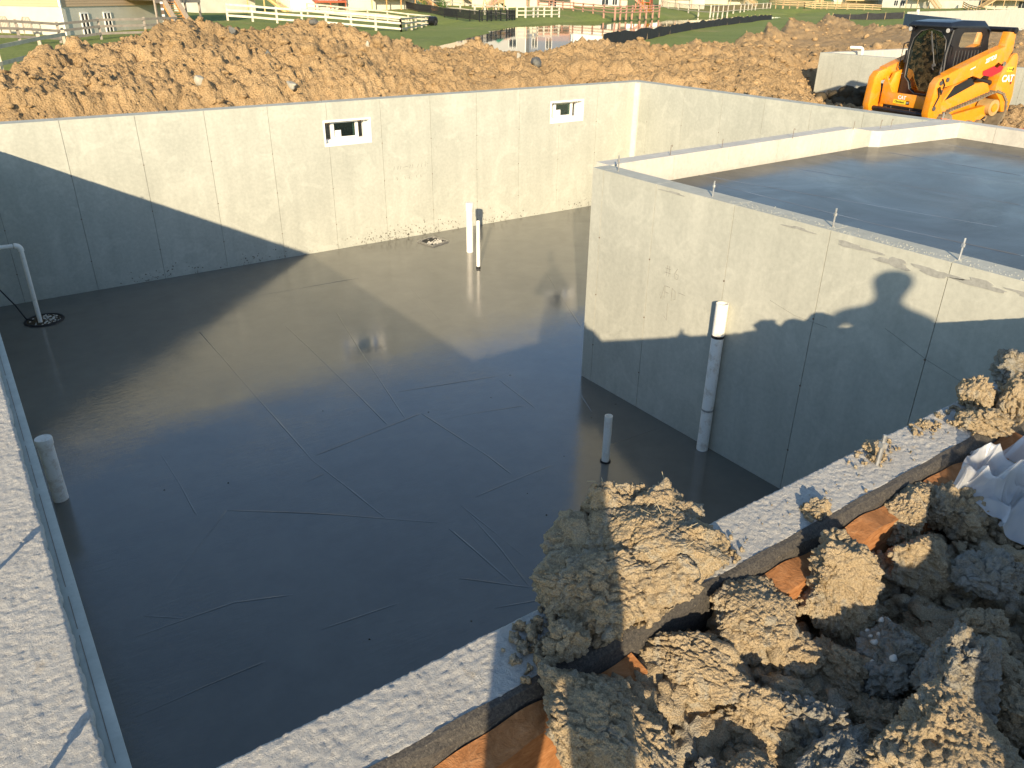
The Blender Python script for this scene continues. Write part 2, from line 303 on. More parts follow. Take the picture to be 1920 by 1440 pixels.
CLODS=[(-3.856,-4.718,2.42,0.538),(-4.048,-4.783,2.3,0.35),(-4.257,-5.048,2.3,0.355),(-3.925,-5.016,2.3,0.261),(-3.662,-5.007,2.3,0.255),(-3.295,-5.087,2.28,0.295),(-3.873,-5.229,2.28,0.178),(-3.777,-5.336,2.28,0.189),(-3.389,-5.31,2.25,0.241),(-3.413,-5.492,2.3,0.32),(-3.639,-5.585,2.3,0.329),(-3.874,-5.448,2.28,0.226),(-2.915,-5.126,2.25,0.247),(-2.798,-4.969,2.26,0.263),(-2.559,-5.052,2.26,0.25),(-2.842,-5.321,2.26,0.186),(-1.911,-4.733,2.36,0.171),(-2.094,-4.891,2.36,0.171),(-1.514,-4.711,2.36,0.182),(-1.854,-4.888,2.36,0.2),(-2.606,-4.729,2.32,0.092),(-3.145,-4.853,2.33,0.09),(-2.268,-4.731,2.31,0.065),(-4.03,-5.341,2.28,0.138),(-4.109,-5.285,2.25,0.152),(-3.558,-5.379,2.2,0.171),(-3.494,-5.239,2.2,0.167),(-3.588,-5.124,2.22,0.169),(-3.037,-5.395,2.22,0.192),(-4.236,-4.873,2.3,0.127),(-4.245,-5.18,2.2,0.18),(-4.08,-5.124,2.2,0.151),(-3.425,-4.957,2.24,0.15),(-3.039,-5.033,2.2,0.143),(-3.564,-4.792,2.34,0.117),(-2.153,-5.049,2.25,0.186),(-3.922,-5.107,2.2,0.158),(-3.304,-5.616,2.2,0.182),(-3.723,-5.539,2.2,0.155)]
SACK=[(-2.414,-5.103,0.019),(-2.349,-5.011,0.02),(-2.567,-5.193,0.018)]
INS=[(-4.71,-4.86),(-4.328,-4.872),(-3.387,-4.83),(-3.169,-4.877),(-3.129,-4.869),(-2.709,-4.846),(-2.576,-4.829),(-1.969,-4.825)]
PTS={'bolt1': (-2.696,-4.824)}
HP={'h1': (6.04,78.21,-0.13),'h1r': (17.75,88.2,-0.42),'h2': (39.47,137.15,0.09),'h3': (49.15,133.76,0.3),'h4': (58.89,129.56,0.54),'h5': (86.15,149.04,1.02),'h6': (89.85,134.88,0.92),'h7': (97.0,132.27,0.78),'h8': (117.69,138.83,1.04),'h9': (180.04,161.81,1.15),'h10': (228.13,148.68,1.46),'h11': (219.77,128.18,0.9),'h11r': (219.63,114.2,0.82),'h12': (240.31,117.77,0.84),'h12r': (240.61,105.58,0.85),'play': (79.05,118.04,0.94),'red': (105.51,109.44,0.74),'barrel': (50.99,91.98,-0.51),'shed': (16.33,79.28,0.67),'col': (13.41,73.82,0.16),'lot': (55.15,29.35,2.2),'lotr': (51.34,19.3,1.96),'lotfar': (82.04,31.46,1.99),'lotl': (72.25,39.73,2.08)}
YARD=[(23.01,58.01,0.18),(53.05,51.63,0.3),(96.62,74.74,0.36),(120.88,75.16,0.45),(132.73,74.97,0.7),(147.37,107.14,0.38),(7.56,58.71,0.35)]
LINES=[[(1.387,-0.147),(1.718,-1.753),(1.997,-3.013)],[(2.527,-0.162),(2.805,-1.588),(3.01,-2.768)],[(3.628,-0.095),(4.01,-2.31)],[(4.475,-0.356),(4.447,-2.11)],[(5.718,-0.325),(5.637,-1.566)],[(1.191,-0.551),(1.169,-2.383),(1.295,-3.552)]]
ROCKS=[(-1.44,8.48,2.37,0.126),(0.03,8.22,2.38,0.281),(-0.08,10.79,2.8,0.126),(0.18,9.65,2.6,0.121),(1.6,11.48,3.03,0.159),(1.72,11.11,2.94,0.135),(2.59,10.39,2.76,0.112),(6.38,10.24,2.34,0.126),(5.88,8.87,2.22,0.26),(6.9,9.35,2.31,0.322),(0.26,12.05,3.2,0.178),(-0.64,12.09,3.18,0.238),(-1.41,7.95,2.28,0.105),(-1.12,7.76,2.27,0.123),(0.33,7.68,2.27,0.111),(0.62,7.34,2.21,0.092),(2.94,9.09,2.27,0.152),(12.27,11.81,2.65,0.185)]# ================================================================ FOUNDATION
H=2.306; XB=6.19; YF=5.96; YN=-4.69; XL=-5.29; P3=.9144; SZ=2.106
def grid_solid(mb,ss,ts0,ts1,zs,hole,fr):
    """solid made of cells (s,z) of one thickness; hole(sc,zc) drops a cell; fr maps (s,t,z) to world"""
    nx=len(ss)-1;nz=len(zs)-1
    keep=[[not hole((ss[i]+ss[i+1])/2,(zs[j]+zs[j+1])/2) for j in range(nz)] for i in range(nx)]
    idx={};V=[];F=[]
    def v(i,j,k):
        if (i,j,k) not in idx: idx[(i,j,k)]=len(V);V.append(fr(ss[i],(ts0,ts1)[k],zs[j]))
        return idx[(i,j,k)]
    for i in range(nx):
        for j in range(nz):
            if not keep[i][j]:continue
            F.append([v(i,j,0),v(i+1,j,0),v(i+1,j+1,0),v(i,j+1,0)]);F.append([v(i,j,1),v(i,j+1,1),v(i+1,j+1,1),v(i+1,j,1)])
            if i==0 or not keep[i-1][j]:F.append([v(i,j,0),v(i,j+1,0),v(i,j+1,1),v(i,j,1)])
            if i==nx-1 or not keep[i+1][j]:F.append([v(i+1,j,0),v(i+1,j,1),v(i+1,j+1,1),v(i+1,j+1,0)])
            if j==0 or not keep[i][j-1]:F.append([v(i,j,0),v(i,j,1),v(i+1,j,1),v(i+1,j,0)])
            if j==nz-1 or not keep[i][j+1]:F.append([v(i,j+1,0),v(i+1,j+1,0),v(i+1,j+1,1),v(i,j+1,1)])
    mb.add(V,F)
def wall(label,A,B,th,joints,mat,z0=-.2,z1=H,wins=(),name='foundation_wall',jw=.0055,jd=.009):
    """A->B is the face seen; thickness th goes to the right of A->B (negative: left)"""
    A=np.array(A,float);B=np.array(B,float);L=np.linalg.norm(B-A);d=(B-A)/L;n=np.array([d[1],-d[0]])
    fr=lambda s,t,z:(A[0]+d[0]*s+n[0]*t,A[1]+d[1]*s+n[1]*t,z)
    root=thing(name,label,'concrete wall',(A[0],A[1],max(z0,-.0)),0)
    js=[0]+[j for j in joints if .05<j<L-.05]+[L]
    for k in range(len(js)-1):
        a=js[k]+(jw/2 if k else 0);b=js[k+1]-(jw/2 if k<len(js)-2 else 0)
        ss=sorted({a,b}|{x for w in wins for x in w[:2] if a<x<b});zs=sorted({z0,z1}|{z for w in wins for z in w[2:] if any(w_[0]<b and w_[1]>a for w_ in wins)})
        m=MB();grid_solid(m,ss,0,th,zs,lambda sc,zc:any(w[0]<sc<w[1] and w[2]<zc<w[3] for w in wins),fr)
        m.build('panel',mat,root)
        if k<len(js)-2:
            j=js[k+1];hz=[w for w in wins if w[0]<j<w[1]]
            m=MB();grid_solid(m,[j-jw/2-.001,j+jw/2+.001],math.copysign(jd,th),th-math.copysign(jd,th),sorted({z0,z1-.004}|{z for w in hz for z in w[2:]}),lambda sc,zc:any(w[2]<zc<w[3] for w in hz),fr)
            m.build('joint',MAT['joint'],root)
            m=MB()
            for zz in (.42,1.02,1.62):
                if any(w[0]<j<w[1] and w[2]-.03<zz<w[3]+.03 for w in wins) or zz<z0+.3 or zz>z1-.2:continue
                o=random.uniform(-.004,.004);t_=math.copysign(.0022,th);c0=fr(j+o,-t_,zz+random.uniform(-.03,.03));c1=fr(j+o,t_,0);m.tube([c0,(c1[0],c1[1],c0[2])],.0085,7)
            if m.V: m.build('tie_mark',MAT['rust'],root)['kind']='stuff'
    return root,fr
W1=(-.372,.440,1.647,2.048);W2=(4.06,4.855,1.668,2.068)
xs0=XL-.25
far,frF=wall('long far basement wall with two small white windows',(xs0,YF),(XB+.25,YF),-.25,[(-3.9528+i*P3)-xs0 for i in range(-1,12)],MAT['wall'],wins=[(W1[0]-xs0,W1[1]-xs0,W1[2],W1[3]),(W2[0]-xs0,W2[1]-xs0,W2[2],W2[3])])
wb,_=wall('right hand basement wall running from the far corner towards the loader',(XB,YF),(XB,.001),-.25,[.36+i*P3 for i in range(0,7)],MAT['wall'])
gw,_=wall('near garage wall with the head and shoulders shadow on it',(0,0),(0,YN-.21),-.22,[.16]+[.8926+i*P3 for i in range(0,5)],MAT['wall2'],jw=.0055,jd=.010)
gb=wall('garage back wall, its low curb standing above the dark garage slab',(4.62,.15),(.22,.0),.20,[.7+i*P3 for i in range(6)],MAT['curb'])[0]
# back wall: continue the stepped pilaster and the short right part
m=MB();m.prism([(4.62,.15),(4.62,-.10),(4.72,-.19),(6.38,-.33),(6.6,-.33),(6.6,.0),(6.19,.0),(6.19,.0),(5.2,.06)],-.2,H,'z');m.build('stepped_end',MAT['curb'],gb)
gr=wall('right end curb of the garage slab',(6.38,-.33),(6.10,-5.4),-.22,[.5+i*P3 for i in range(6)],MAT['curb'])[0]
lw,_=wall('left basement wall with the rough sunlit top',(XL,YF-.001),(XL,YN-.4),.27,[.3+i*P3 for i in range(12)],MAT['wall2'],z1=H-.035)
nw,_=wall('near basement wall with clods of clay lying on its rough top',(XL+.002,YN),(1.2,YN),.21,[.5+i*P3 for i in range(8)],MAT['wall2'],z1=H-.03)
# narrow form filler in the far right corner
m=MB();m.prism([(XB-.09,YF+.001),(XB+.001,YF+.001),(XB+.001,YF-.10),(XB-.028,YF-.10),(XB-.09,YF-.035)],0,H-.012,'z');m.build('corner_filler',MAT['curb'],far)
# rough tops of the two near walls: displaced sheets with real crumbly edges
def rough_top(name,parent,x0,x1,y0,y1,res,seed,step=.0,amp=.0050):
    nx=max(8,int((x1-x0)/res));ny=max(8,int((y1-y0)/res))
    X,Y=np.meshgrid(np.linspace(x0,x1,nx+1),np.linspace(y0,y1,ny+1),indexing='ij')
    x=X.ravel();y=Y.ravel()
    z=H+amp*.22*n2(x*11,y*11,seed,3)+amp*.85*n2(x*85+3*n2(x*9,y*9,seed+8,2),y*85,seed+2,2)+amp*.5*(.5-worley2(np.stack([x*70,y*70],1),seed))+amp*.4*n2(x*3,y*5,seed+5,2)
    edge=.006*n2(x*30,y*30,seed+9,3)
    eb=(X==x0)|(X==x1);e2=(Y==y0)|(Y==y1);eb=eb.ravel();e2=e2.ravel()
    xx=x+np.where(eb,edge*1.3,0);yy=y+np.where(e2,edge*1.3,0);z=z-np.where(eb|e2,.010+.006*np.abs(n2(x*20,y*20,seed+3)),0)
    V=np.stack([xx,yy,z],1);n=(nx+1)*(ny+1)
    I=np.arange(n).reshape(nx+1,ny+1)
    F=np.stack([I[:-1,:-1],I[1:,:-1],I[1:,1:],I[:-1,1:]],-1).reshape(-1,4)
    # skirts
    ring=np.concatenate([I[:,0],I[-1,1:],I[::-1,-1][1:],I[0,::-1][1:]])
    S=V[ring].copy();S[:,2]=H-.034;V=np.concatenate([V,S]);k=len(ring)
    a=np.arange(k-1);F2=np.stack([ring[:-1],n+a,n+a+1,ring[1:]],1)
    return mesh_obj(name,V,np.concatenate([F,F2]),MAT['top'],parent,True)
rough_top('rough_top',lw,XL-.27,XL+.0,YN-.4,YF,.0065,3)
rough_top('rough_top',nw,XL+.012,.16,YN-.205,YN+.0,.0062,8)
# the form lip left along the inside of the left wall, two fine seams in it
m=MB();m.box((XL-.002,YN+.004,H-.16),(XL+.044,YF-.002,H-.030));lip=m.build('form_lip',MAT['wall2'],lw,bevel=.0015)
for dx in (.016,):
    m=MB();y=YN+.01
    while y<YF-.3:
        l=random.uniform(.12,.7);m.box((XL+dx-.0008,y,H-.0305),(XL+dx+.0008,min(y+l,YF-.1),H-.0285));y+=l+random.uniform(.01,.05)
    m.build('form_seam',MAT['rust'],lip)
# crumbly mortar skin on the garage wall top, snapped ties and anchor bolts
def bolt(parent,x,y,h,z=H,r=.007,lean=(0,0)):
    m=MB();m.tube([(x,y,z-.02),(x+lean[0]*h,y+lean[1]*h,z+h)],r,8)
    m.tube([(x+lean[0]*h*.55,y+lean[1]*h*.55,z+h*.6),(x+lean[0]*h*.7,y+lean[1]*h*.7,z+h*.75)],r*1.9,6)
    return m.build('anchor_bolt',MAT['steel'],parent,True)
def tie(parent,x,y,h,z=H,hook=True):
    m=MB();pts=[(x,y,z-.01),(x,y,z+h)]
    if hook: pts+=[(x+.012,y,z+h+.012),(x+.022,y,z+h),(x+.018,y,z+h-.014)]
    m.tube(pts,.0032,6);return m.build('snapped_tie',MAT['rust'],parent)
for x,y,h,l in [(.086,-.273,.15,(0,.0)),(.06,-1.508,.13,(.15,.1)),(.085,-2.677,.14,(.1,.05)),(.08,-3.638,.14,(.3,.1))]: bolt(gw,x,y,h,lean=l)
bolt(nw,-2.696,-4.80,.115,r=.009,lean=(.25,.1))
for x,y in [(-5.478,-3.72),(-5.48,-4.60),(-5.47,-1.6),(-5.46,.6),(-5.47,3.)]: bolt(lw,x,y,.12)
bolt(nw,-5.2,-4.83,.12)
for x,y,hk in [(1.136,.06,1),(1.966,.07,0),(3.27,.10,1),(4.552,.12,0),(4.92,-.03,1),(5.115,-.06,1)]: tie(gb,x,y,.10,hook=bool(hk))
for x,y in [(-3.98,6.08),(-2.69,6.10),(-.31,6.08),(2.25,6.1),(3.45,6.1)]: tie(far,x,y,.07,hook=False)
for x,y in [(6.32,3.517),(6.32,2.467),(6.32,1.138)]: tie(wb,x,y,.06,hook=False)
bolt(gb,6.42,-.05,.10,r=.008)
# slurry skirt: irregular crust at the foot of the walls
def crust(parent,A,B,n,seed,mat):
    A=np.array(A,float);B=np.array(B,float);L=np.linalg.norm(B-A);d=(B-A)/L;nn=np.array([d[1],-d[0]]);k=int(L/.03)
    s=np.linspace(0,L,k);h=.012+.010*n2(s*6,s*0,seed,4);w=.006+.004*n2(s*9,s*0,seed+4,3)
    V=[];F=[]
    for i in range(k):
        p=A+d*s[i]
        for t,z in ((0,max(.003,h[i])),(-w[i],max(.002,h[i]*.6)),(-w[i]*2.6-.004,-.002)): V.append((p[0]+nn[0]*t*1,p[1]+nn[1]*t*1,z))
    for i in range(k-1):
        for j in range(2):F.append([i*3+j,i*3+j+1,(i+1)*3+j+1,(i+1)*3+j])
    return mesh_obj('slurry_crust',np.array(V),np.array(F),mat,parent,True)
crust(far,(XL+.02,YF-.001),(XB,YF-.001),1,1,MAT['wall2']);crust(gw,(-.001,0),(-.001,YN),1,5,MAT['ridge'])
# small spalls and slurry splashes standing proud low on the far wall
m=MB()
for _ in range(420):
    c=random.choice([.35,.6,2.9,1.05,1.7,-3.,5.0,-1.5]);x=c+random.gauss(0,.38);z=abs(random.gauss(0,.10))+.01
    if not(XL+.1<x<XB-.1):continue
    r=random.uniform(.004,.013);t=random.random()*6
    m.prism([(x+r*math.cos(t+k*1.256)*random.uniform(.6,1.3),z+r*math.sin(t+k*1.256)*random.uniform(.6,1.3)) for k in range(5)],YF-.0035,YF+.002,'y')
s=m.build('slurry_splash',flat('dark_slurry',(.17,.155,.13),.8,var=.3,sc=30),far);s['kind']='stuff'
# smeared wet slurry under the bolts of the garage wall and grey skim patches on its edge
m=MB()
for (y,z,wd,hg) in [(-2.95,2.235,.33,.035),(-3.25,2.20,.22,.06),(-3.55,2.21,.30,.045),(-3.85,2.215,.30,.05),(-2.45,2.255,.25,.02),(-4.15,2.23,.25,.03),(-1.1,2.27,.3,.015)]:
    k=22;pts=[]
    for i in range(k):
        t=2*math.pi*i/k;rr=1+.35*math.sin(3*t+y*9)+random.uniform(-.22,.22)
        pts.append((y+wd/2*math.cos(t)*rr,z+hg/2*math.sin(t)*rr))
    m.prism(pts,-.0035,.002,'x')
m.build('slurry_smear',flat('grey_slurry_skin',(.30,.30,.275),.8,var=.2,sc=25),gw)
# crumbs along the top of the garage wall
m=MB()
for _ in range(500):
    y=-random.uniform(1.7,4.7)**1;x=.015+abs(random.gauss(0,.07));r=random.uniform(.0015,.006)
    m.add([(x-r,y-r,H-.001),(x+r,y-r*.7,H-.001),(x+r*.8,y+r,H-.001),(x-r*.8,y+r,H-.001),(x,y,H+r*1.1)],[[0,1,4],[1,2,4],[2,3,4],[3,0,4]])
s=m.build('mortar_crumb',MAT['wall2'],gw);s['kind']='stuff'
# scribbled pencil notes on the cast walls
def note(parent,strokes,fr,r=.0022):
    m=MB()
    for st in strokes: m.tube([fr(u,v) for u,v in st],r,4,False)
    return m.build('pencil_mark',flat('pencil_grey',(.22,.22,.20),.8,var=.1),parent,fix=False)
note(gw,[[(0,0),(.0,.10)],[(.03,0),(.03,.10)],[(-.02,.03),(.05,.03)],[(-.02,.07),(.05,.07)],[(.13,.10),(.10,.05),(.11,.0),(.14,.0),(.15,.04),(.11,.05)],
 [(-.06,-.20),(-.04,-.24),(-.01,-.10)],[(0,-.10),(0,-.22)],[(0,-.10),(.06,-.10)],[(0,-.16),(.05,-.16)],[(.09,-.10),(.09,-.22),(.14,-.19),(.13,-.12),(.09,-.10)],[(.17,-.12),(.25,-.12)],[(.05,-.26),(.06,-.42)],[(.02,-.40),(.06,-.43)]],lambda u,v:(-.0015,-1.13-u,1.50+v))
note(far,[[(x,0),(x+.02,.06)] for x in (0,.07,.12,.3,.34,.45,.52)]+[[(.18,.03),(.26,.035)],[(.6,0),(.6,.08),(.66,.04)]]+[[(x,-.12),(x+.01,-.17)] for x in (.05,.2,.28,.42,.5)],lambda u,v:(.80+u,YF-.0015,1.17+v),.003)
note(gw,[[(0,0),(.25,-.05),(.55,-.05)],[(1.0,.1),(1.35,-.02),(1.6,-.08)]],lambda u,v:(-.0015,-2.3-u,1.62+v),.0013)
# ---- slabs
m=MB();xs=[XL-.1,XB+.1];
V=[(XL-.1,YN-.1,0),(XB+.1,YN-.1,0),(XB+.1,YF+.1,0),(XL-.1,YF+.1,0),(XL-.1,YN-.1,-.15),(XB+.1,YN-.1,-.15),(XB+.1,YF+.1,-.15),(XL-.1,YF+.1,-.15)]
m.add(V,[[0,1,2,3],[7,6,5,4],[0,4,5,1],[1,5,6,2],[2,6,7,3],[3,7,4,0]]);fl=m.build('basement_floor',MAT['floor']);fl['kind']='structure'
m=MB();m.prism([(.215,YN-.3),(6.14,YN-.6),(6.385,-.31),(4.72,-.17),(4.63,-.08),(.215,-.19)],SZ-.15,SZ,'z');gs=m.build('garage_slab',MAT['gslab']);gs['kind']='structure'
def ridge(pts,parent,z,wid,hgt,seed):
    V=[];F=[];P=[]
    for a,b in zip(pts[:-1],pts[1:]):
        a=np.array(a);b=np.array(b);n=max(2,int(np.linalg.norm(b-a)/.06))
        for i in range(n):P.append(a+(b-a)*i/n)
    P.append(np.array(pts[-1]));P=np.array(P);k=len(P)
    s=np.arange(k)*.06;P=P+np.stack([.006*n2(s*2,s*0+seed,seed,2),.006*n2(s*2,s*0,seed+3,2)],1)
    D=np.gradient(P,axis=0);D/=np.linalg.norm(D,axis=1)[:,None]+1e-9;N=np.stack([-D[:,1],D[:,0]],1)
    wv=wid*(.75+.5*np.abs(n2(s*4,s*0,seed+1,2)));hv=hgt*np.clip(.7+.9*n2(s*1.5,s*0,seed+2,3),.12,1.4);hv[0]=hv[-1]=0
    for i in range(k):
        for t,h in ((-1,-.0005),(-.25,1),(1,-.0005)):
            V.append((P[i,0]+N[i,0]*t*wv[i],P[i,1]+N[i,1]*t*wv[i],z+(h*hv[i] if h>0 else h)))
    for i in range(k-1):
        for j in range(2):F.append([i*3+j,(i+1)*3+j,(i+1)*3+j+1,i*3+j+1])
    return mesh_obj('trowel_ridge',np.array(V),np.array(F),MAT['floor'],parent,True)
for i,l in enumerate(MARKS): ridge(l,fl,0,.011,.0045,i*5)
for i,l in enumerate(LINES): ridge(l,gs,SZ,.012,.0035,300+i*5)
m=MB()
for _ in range(20):
    x=random.uniform(-4.5,-.1);y=random.uniform(-4,1);r=random.uniform(.004,.011)
    m.add([(x-r,y-r,-.001),(x+r,y-r*.7,-.001),(x+r*.8,y+r,-.001),(x-r*.8,y+r,-.001),(x,y,r*.9)],[[0,1,4],[1,2,4],[2,3,4],[3,0,4]])
s=m.build('mud_speck',MAT['dark_clod'],fl);s['kind']='stuff'
# ---- windows in the far wall
def window(W,label):
    x0,x1,z0,z1=W;g=.002;t=thing('basement_window',label,'window',((x0+x1)/2,YF,z0),0,'small basement windows in the far wall')
    yi=YF-.012;yo=YF+.255
    def fr(name,rects,ya,yb,mat=MAT['vinyl'],par=t,bev=.003):
        m=MB()
        for a,b,c,d in rects:m.box((a,ya,c),(b,yb,d))
        return m.build(name,mat,par,bevel=bev)
    f=.028
    fr('frame',[(x0+g,x0+f,z0+g,z1-g),(x1-f,x1-g,z0+g,z1-g)],yi,yo);fr('frame_rail',[(x0+f+.0005,x1-f-.0005,z0+g,z0+.05),(x0+f+.0005,x1-f-.0005,z1-.035,z1-g)],yi+.001,yo-.001)
    a=x0+.235;b=x1-.215
    sill=fr('inner_ledge',[(x0+f+.001,x1-f-.001,z0+.0505,z0+.085)],YF+.10,YF+.20)
    fr('jamb',[(x0+f+.001,x0+f+.02,z0+.086,z1-.036),(x1-f-.045,x1-f-.001,z0+.086,z1-.036)],YF+.12,YF+.20)
    s=fr('sash',[(a-.055,a,z0+.09,z1-.04),(b,b+.05,z0+.09,z1-.04)],YF+.13,YF+.175)
    fr('sash_rail',[(a+.0005,b-.0005,z0+.09,z0+.115),(a+.0005,b-.0005,z1-.075,z1-.04)],YF+.132,YF+.173,par=s)
    m=MB();m.box((a+.001,YF+.150,z0+.116),(b-.001,YF+.156,z1-.076));m.build('pane',MAT['glass'],s)
    m=MB();m.box((a+.018,YF+.1455,z0+.12),(a+.118,YF+.1495,z0+.215));m.build('paper_sticker',MAT['paper'],s)
    m=MB();m.box((b-.03,YF+.157,z0+.116),(b-.018,YF+.168,z1-.076));m.build('muntin',MAT['vinyl'],s)
    return t
window(W1,'left small white window, nearer the middle of the long far wall');window(W2,'right small white window, nearest the far corner of the basement')
# dark backfill fabric leaning in the trench, seen through the windows
# ---- pipes
def pipe(label,x,y,r,h,mat,lean=(0,0),parts=(),cut=True,name='plastic_pipe'):
    t=thing(name,label,'pipe',(x,y,0))
    m=MB();n=20;top=(x+lean[0],y+lean[1],h);m.tube([(x,y,-.03),top],r,n,False)
    m.tube([(x,y,-.03),(top[0],top[1],h)],r*.88,n,False)
    k=2*n
    V=len(m.V);m.F.append([]);m.F.pop()
    a=n;  # rim
    for i in range(n):m.F.append([n+i,n+(i+1)%n,2*n+n+(i+1)%n,2*n+n+i])
    m.build('pipe_body',mat,t,True,fix=False)
    for z0,z1,rr,mt,nm in parts:
        f=lambda z:(x+lean[0]*z/h,y+lean[1]*z/h,z)
        q=MB();q.tube([f(z0),f(z0+.006),f(z1-.006),f(z1)],[rr*.97,rr,rr,rr*.97],n,True);q.build(nm,mt,t,True)
    return t
pipe('tall thick cream pipe standing by the far wall, beside a thinner one',1.452,4.643,.056,.80,MAT['pvc'],parts=[(.68,.812,.064,MAT['pvc'],'hub')])
pipe('thin white pipe standing just in front of the thick cream pipe near the far wall',1.099,3.839,.030,.745,MAT['pvc'],parts=[(-.01,.035,.034,MAT['black'],'mud_collar')])
pipe('short white pipe alone in the wet floor in front of the garage wall',-.973,-1.523,.036,.48,MAT['pvc'],parts=[(-.01,.012,.050,MAT['black'],'mud_collar')])
pipe('muddy short thick pipe standing against the left basement wall',-5.175,.60,.060,.585,MAT['pvc_dirty'],lean=(.0,.0),parts=[(.53,.592,.066,MAT['pvc_dirty'],'hub')])
t=pipe('tall spotted white pipe clamped against the near garage wall',-.062,-1.87,.054,1.47,MAT['pvc_dirty'],parts=[(1.150,1.175,.0575,MAT['black'],'clamp'),(.42,.436,.0575,MAT['steel'],'clamp')])
# sump with crock and the bent discharge pipe
t=thing('sump_pit','round sump crock in the wet floor at the left with a pipe rising from it','sump',(-4.76,5.07,0))
m=MB();n=28
ring=[];cx,cy=-4.74,5.10
V=[];F=[]
prof=[(.235,.004),(.225,.018),(.205,.018),(.195,.002),(.19,-.10),(.0,-.10)]
for r,z in prof:
    for k in range(n):a=2*math.pi*k/n;V.append((cx+r*math.cos(a),cy+r*math.sin(a),z))
for j in range(len(prof)-1):
    for k in range(n):F.append([j*n+k,j*n+(k+1)%n,(j+1)*n+(k+1)%n,(j+1)*n+k])
mesh_obj('crock_rim',V,F,MAT['black'],t,True)
m=MB();m.prism([(cx+.20*math.cos(2*math.pi*k/n),cy+.20*math.sin(2*math.pi*k/n)) for k in range(n)],.0035,.007,'z');m.build('crock_lid',MAT['dark_clod'],t)
m=MB()
for _ in range(90):
    a=random.random()*6.28;rr=.19*math.sqrt(random.random());x=cx+rr*math.cos(a);y=cy+rr*math.sin(a);r=random.uniform(.006,.016)
    if x<cx-.02 and random.random()<.6:continue
    m.add([(x-r,y-r,.006),(x+r,y-r*.7,.006),(x+r*.8,y+r,.006),(x-r*.8,y+r,.006),(x,y,.006+r)],[[0,1,4],[1,2,4],[2,3,4],[3,0,4]])
s=m.build('gravel',MAT['curb'],t);s['kind']='stuff'
t=thing('bent_pipe','white pipe rising from the sump and bending left at the top','pipe',(-4.79,5.05,0))
m=MB();m.tube([(-4.79,5.05,-.02),(-4.785,5.05,.95)],.027,14);m.build('riser',MAT['pvc'],t,True)
m=MB();pts=[(-4.785,5.05,.94)]+[(-4.785-.06*(1-math.cos(a)),5.05,.955+.06*math.sin(a)) for a in [k*math.pi/16 for k in range(1,9)]]+[(-4.87,5.05,1.015)];m.tube(pts,.034,14);m.build('elbow',MAT['pvc'],t,True)
m=MB();m.tube([(-4.86,5.05,1.015),(-5.285,5.05,1.03)],.027,14);m.build('branch',MAT['pvc'],t,True)
m=MB();m.tube([(-5.27,5.45,.55),(-5.12,5.42,.40),(-5.0,5.35,.18),(-4.93,5.2,.03),(-4.86,5.14,.012)],.009,8);tag(m.build('power_cord',MAT['black'],None,True,loc=(-5,5.3,0)),'thin black cord running down to the sump crock','cord')
# square floor box left of the two pipes
t=thing('floor_box','square steel frame box full of gravel set in the wet floor by the far wall','floor box',(1.21,5.46,0),0)
bx=[(1.07,5.20),(1.45,5.32),(1.37,5.72),(.99,5.60)]
def off(poly,k):
    c=np.mean(poly,0);return [tuple(c+(np.array(p)-c)*k) for p in poly]
V=[(*p,.0) for p in bx]+[(*p,.022) for p in bx]+[(*p,.022) for p in off(bx,.90)]+[(*p,.006) for p in off(bx,.90)]
F=[]
for a in range(3):
    for k in range(4):F.append([a*4+k,a*4+(k+1)%4,(a+1)*4+(k+1)%4,(a+1)*4+k])
mesh_obj('box_frame',V,F,MAT['steel'],t)
m=MB();m.prism(off(bx,.90),.003,.006,'z');m.build('box_bed',MAT['black'],t)
m=MB()
for _ in range(120):
    u,v=random.random(),random.random()**.8;a=np.array(off(bx,.84));p=a[0]*(1-u)*(1-v)+a[1]*u*(1-v)+a[2]*u*v+a[3]*(1-u)*v;x,y=p;r=random.uniform(.008,.018)
    if v>.62 and random.random()<.8:continue
    m.add([(x-r,y-r,.005),(x+r,y-r*.7,.005),(x+r*.8,y+r,.005),(x-r*.8,y+r,.005),(x,y,.006+r)],[[0,1,4],[1,2,4],[2,3,4],[3,0,4]])
s=m.build('gravel',MAT['curb'],t);s['kind']='stuff'
# outside face of the near wall: tar coating and orange insulation boards
m=MB();k=160;V=[];F=[]
for i in range(k+1):
    x=XL-.3+(1.2-XL+.3)*i/k;zt=H-.026+.004*math.sin(x*9)+random.uniform(-.004,.004)
    for y,z in ((YN-.199,H+.0025+.002*math.sin(x*23)),(YN-.215,H-.004),(YN-.232+random.uniform(-.003,.003),zt),(YN-.240+random.uniform(-.003,.003),zt-.05),(YN-.240,.9)):V.append((x,y,z))
for i in range(k):
    for j in range(4):F.append([i*5+j,i*5+j+1,(i+1)*5+j+1,(i+1)*5+j])
tarm=M('granular_tar',.75,.4);c=tarm.coord();f=tarm.noise(c,130,4,.8);tarm.color(tarm.ramp(f,[(.35,(.03,.028,.028)),(.62,(.10,.09,.075)),(.8,(.38,.33,.24))]));tarm.bump(f,.8,.006)
mesh_obj('tar_coating',V,F,tarm.m,nw)
ins=M('orange_mineral_board',.95,.1);c=ins.coord('pos',(1,1,3));f=ins.noise(c,20,6,.75,.5)
ins.color(ins.ramp(f,[(.25,(.22,.095,.035)),(.5,(.37,.165,.065)),(.75,(.50,.26,.12))]));ins.bump(f,.8,.01)
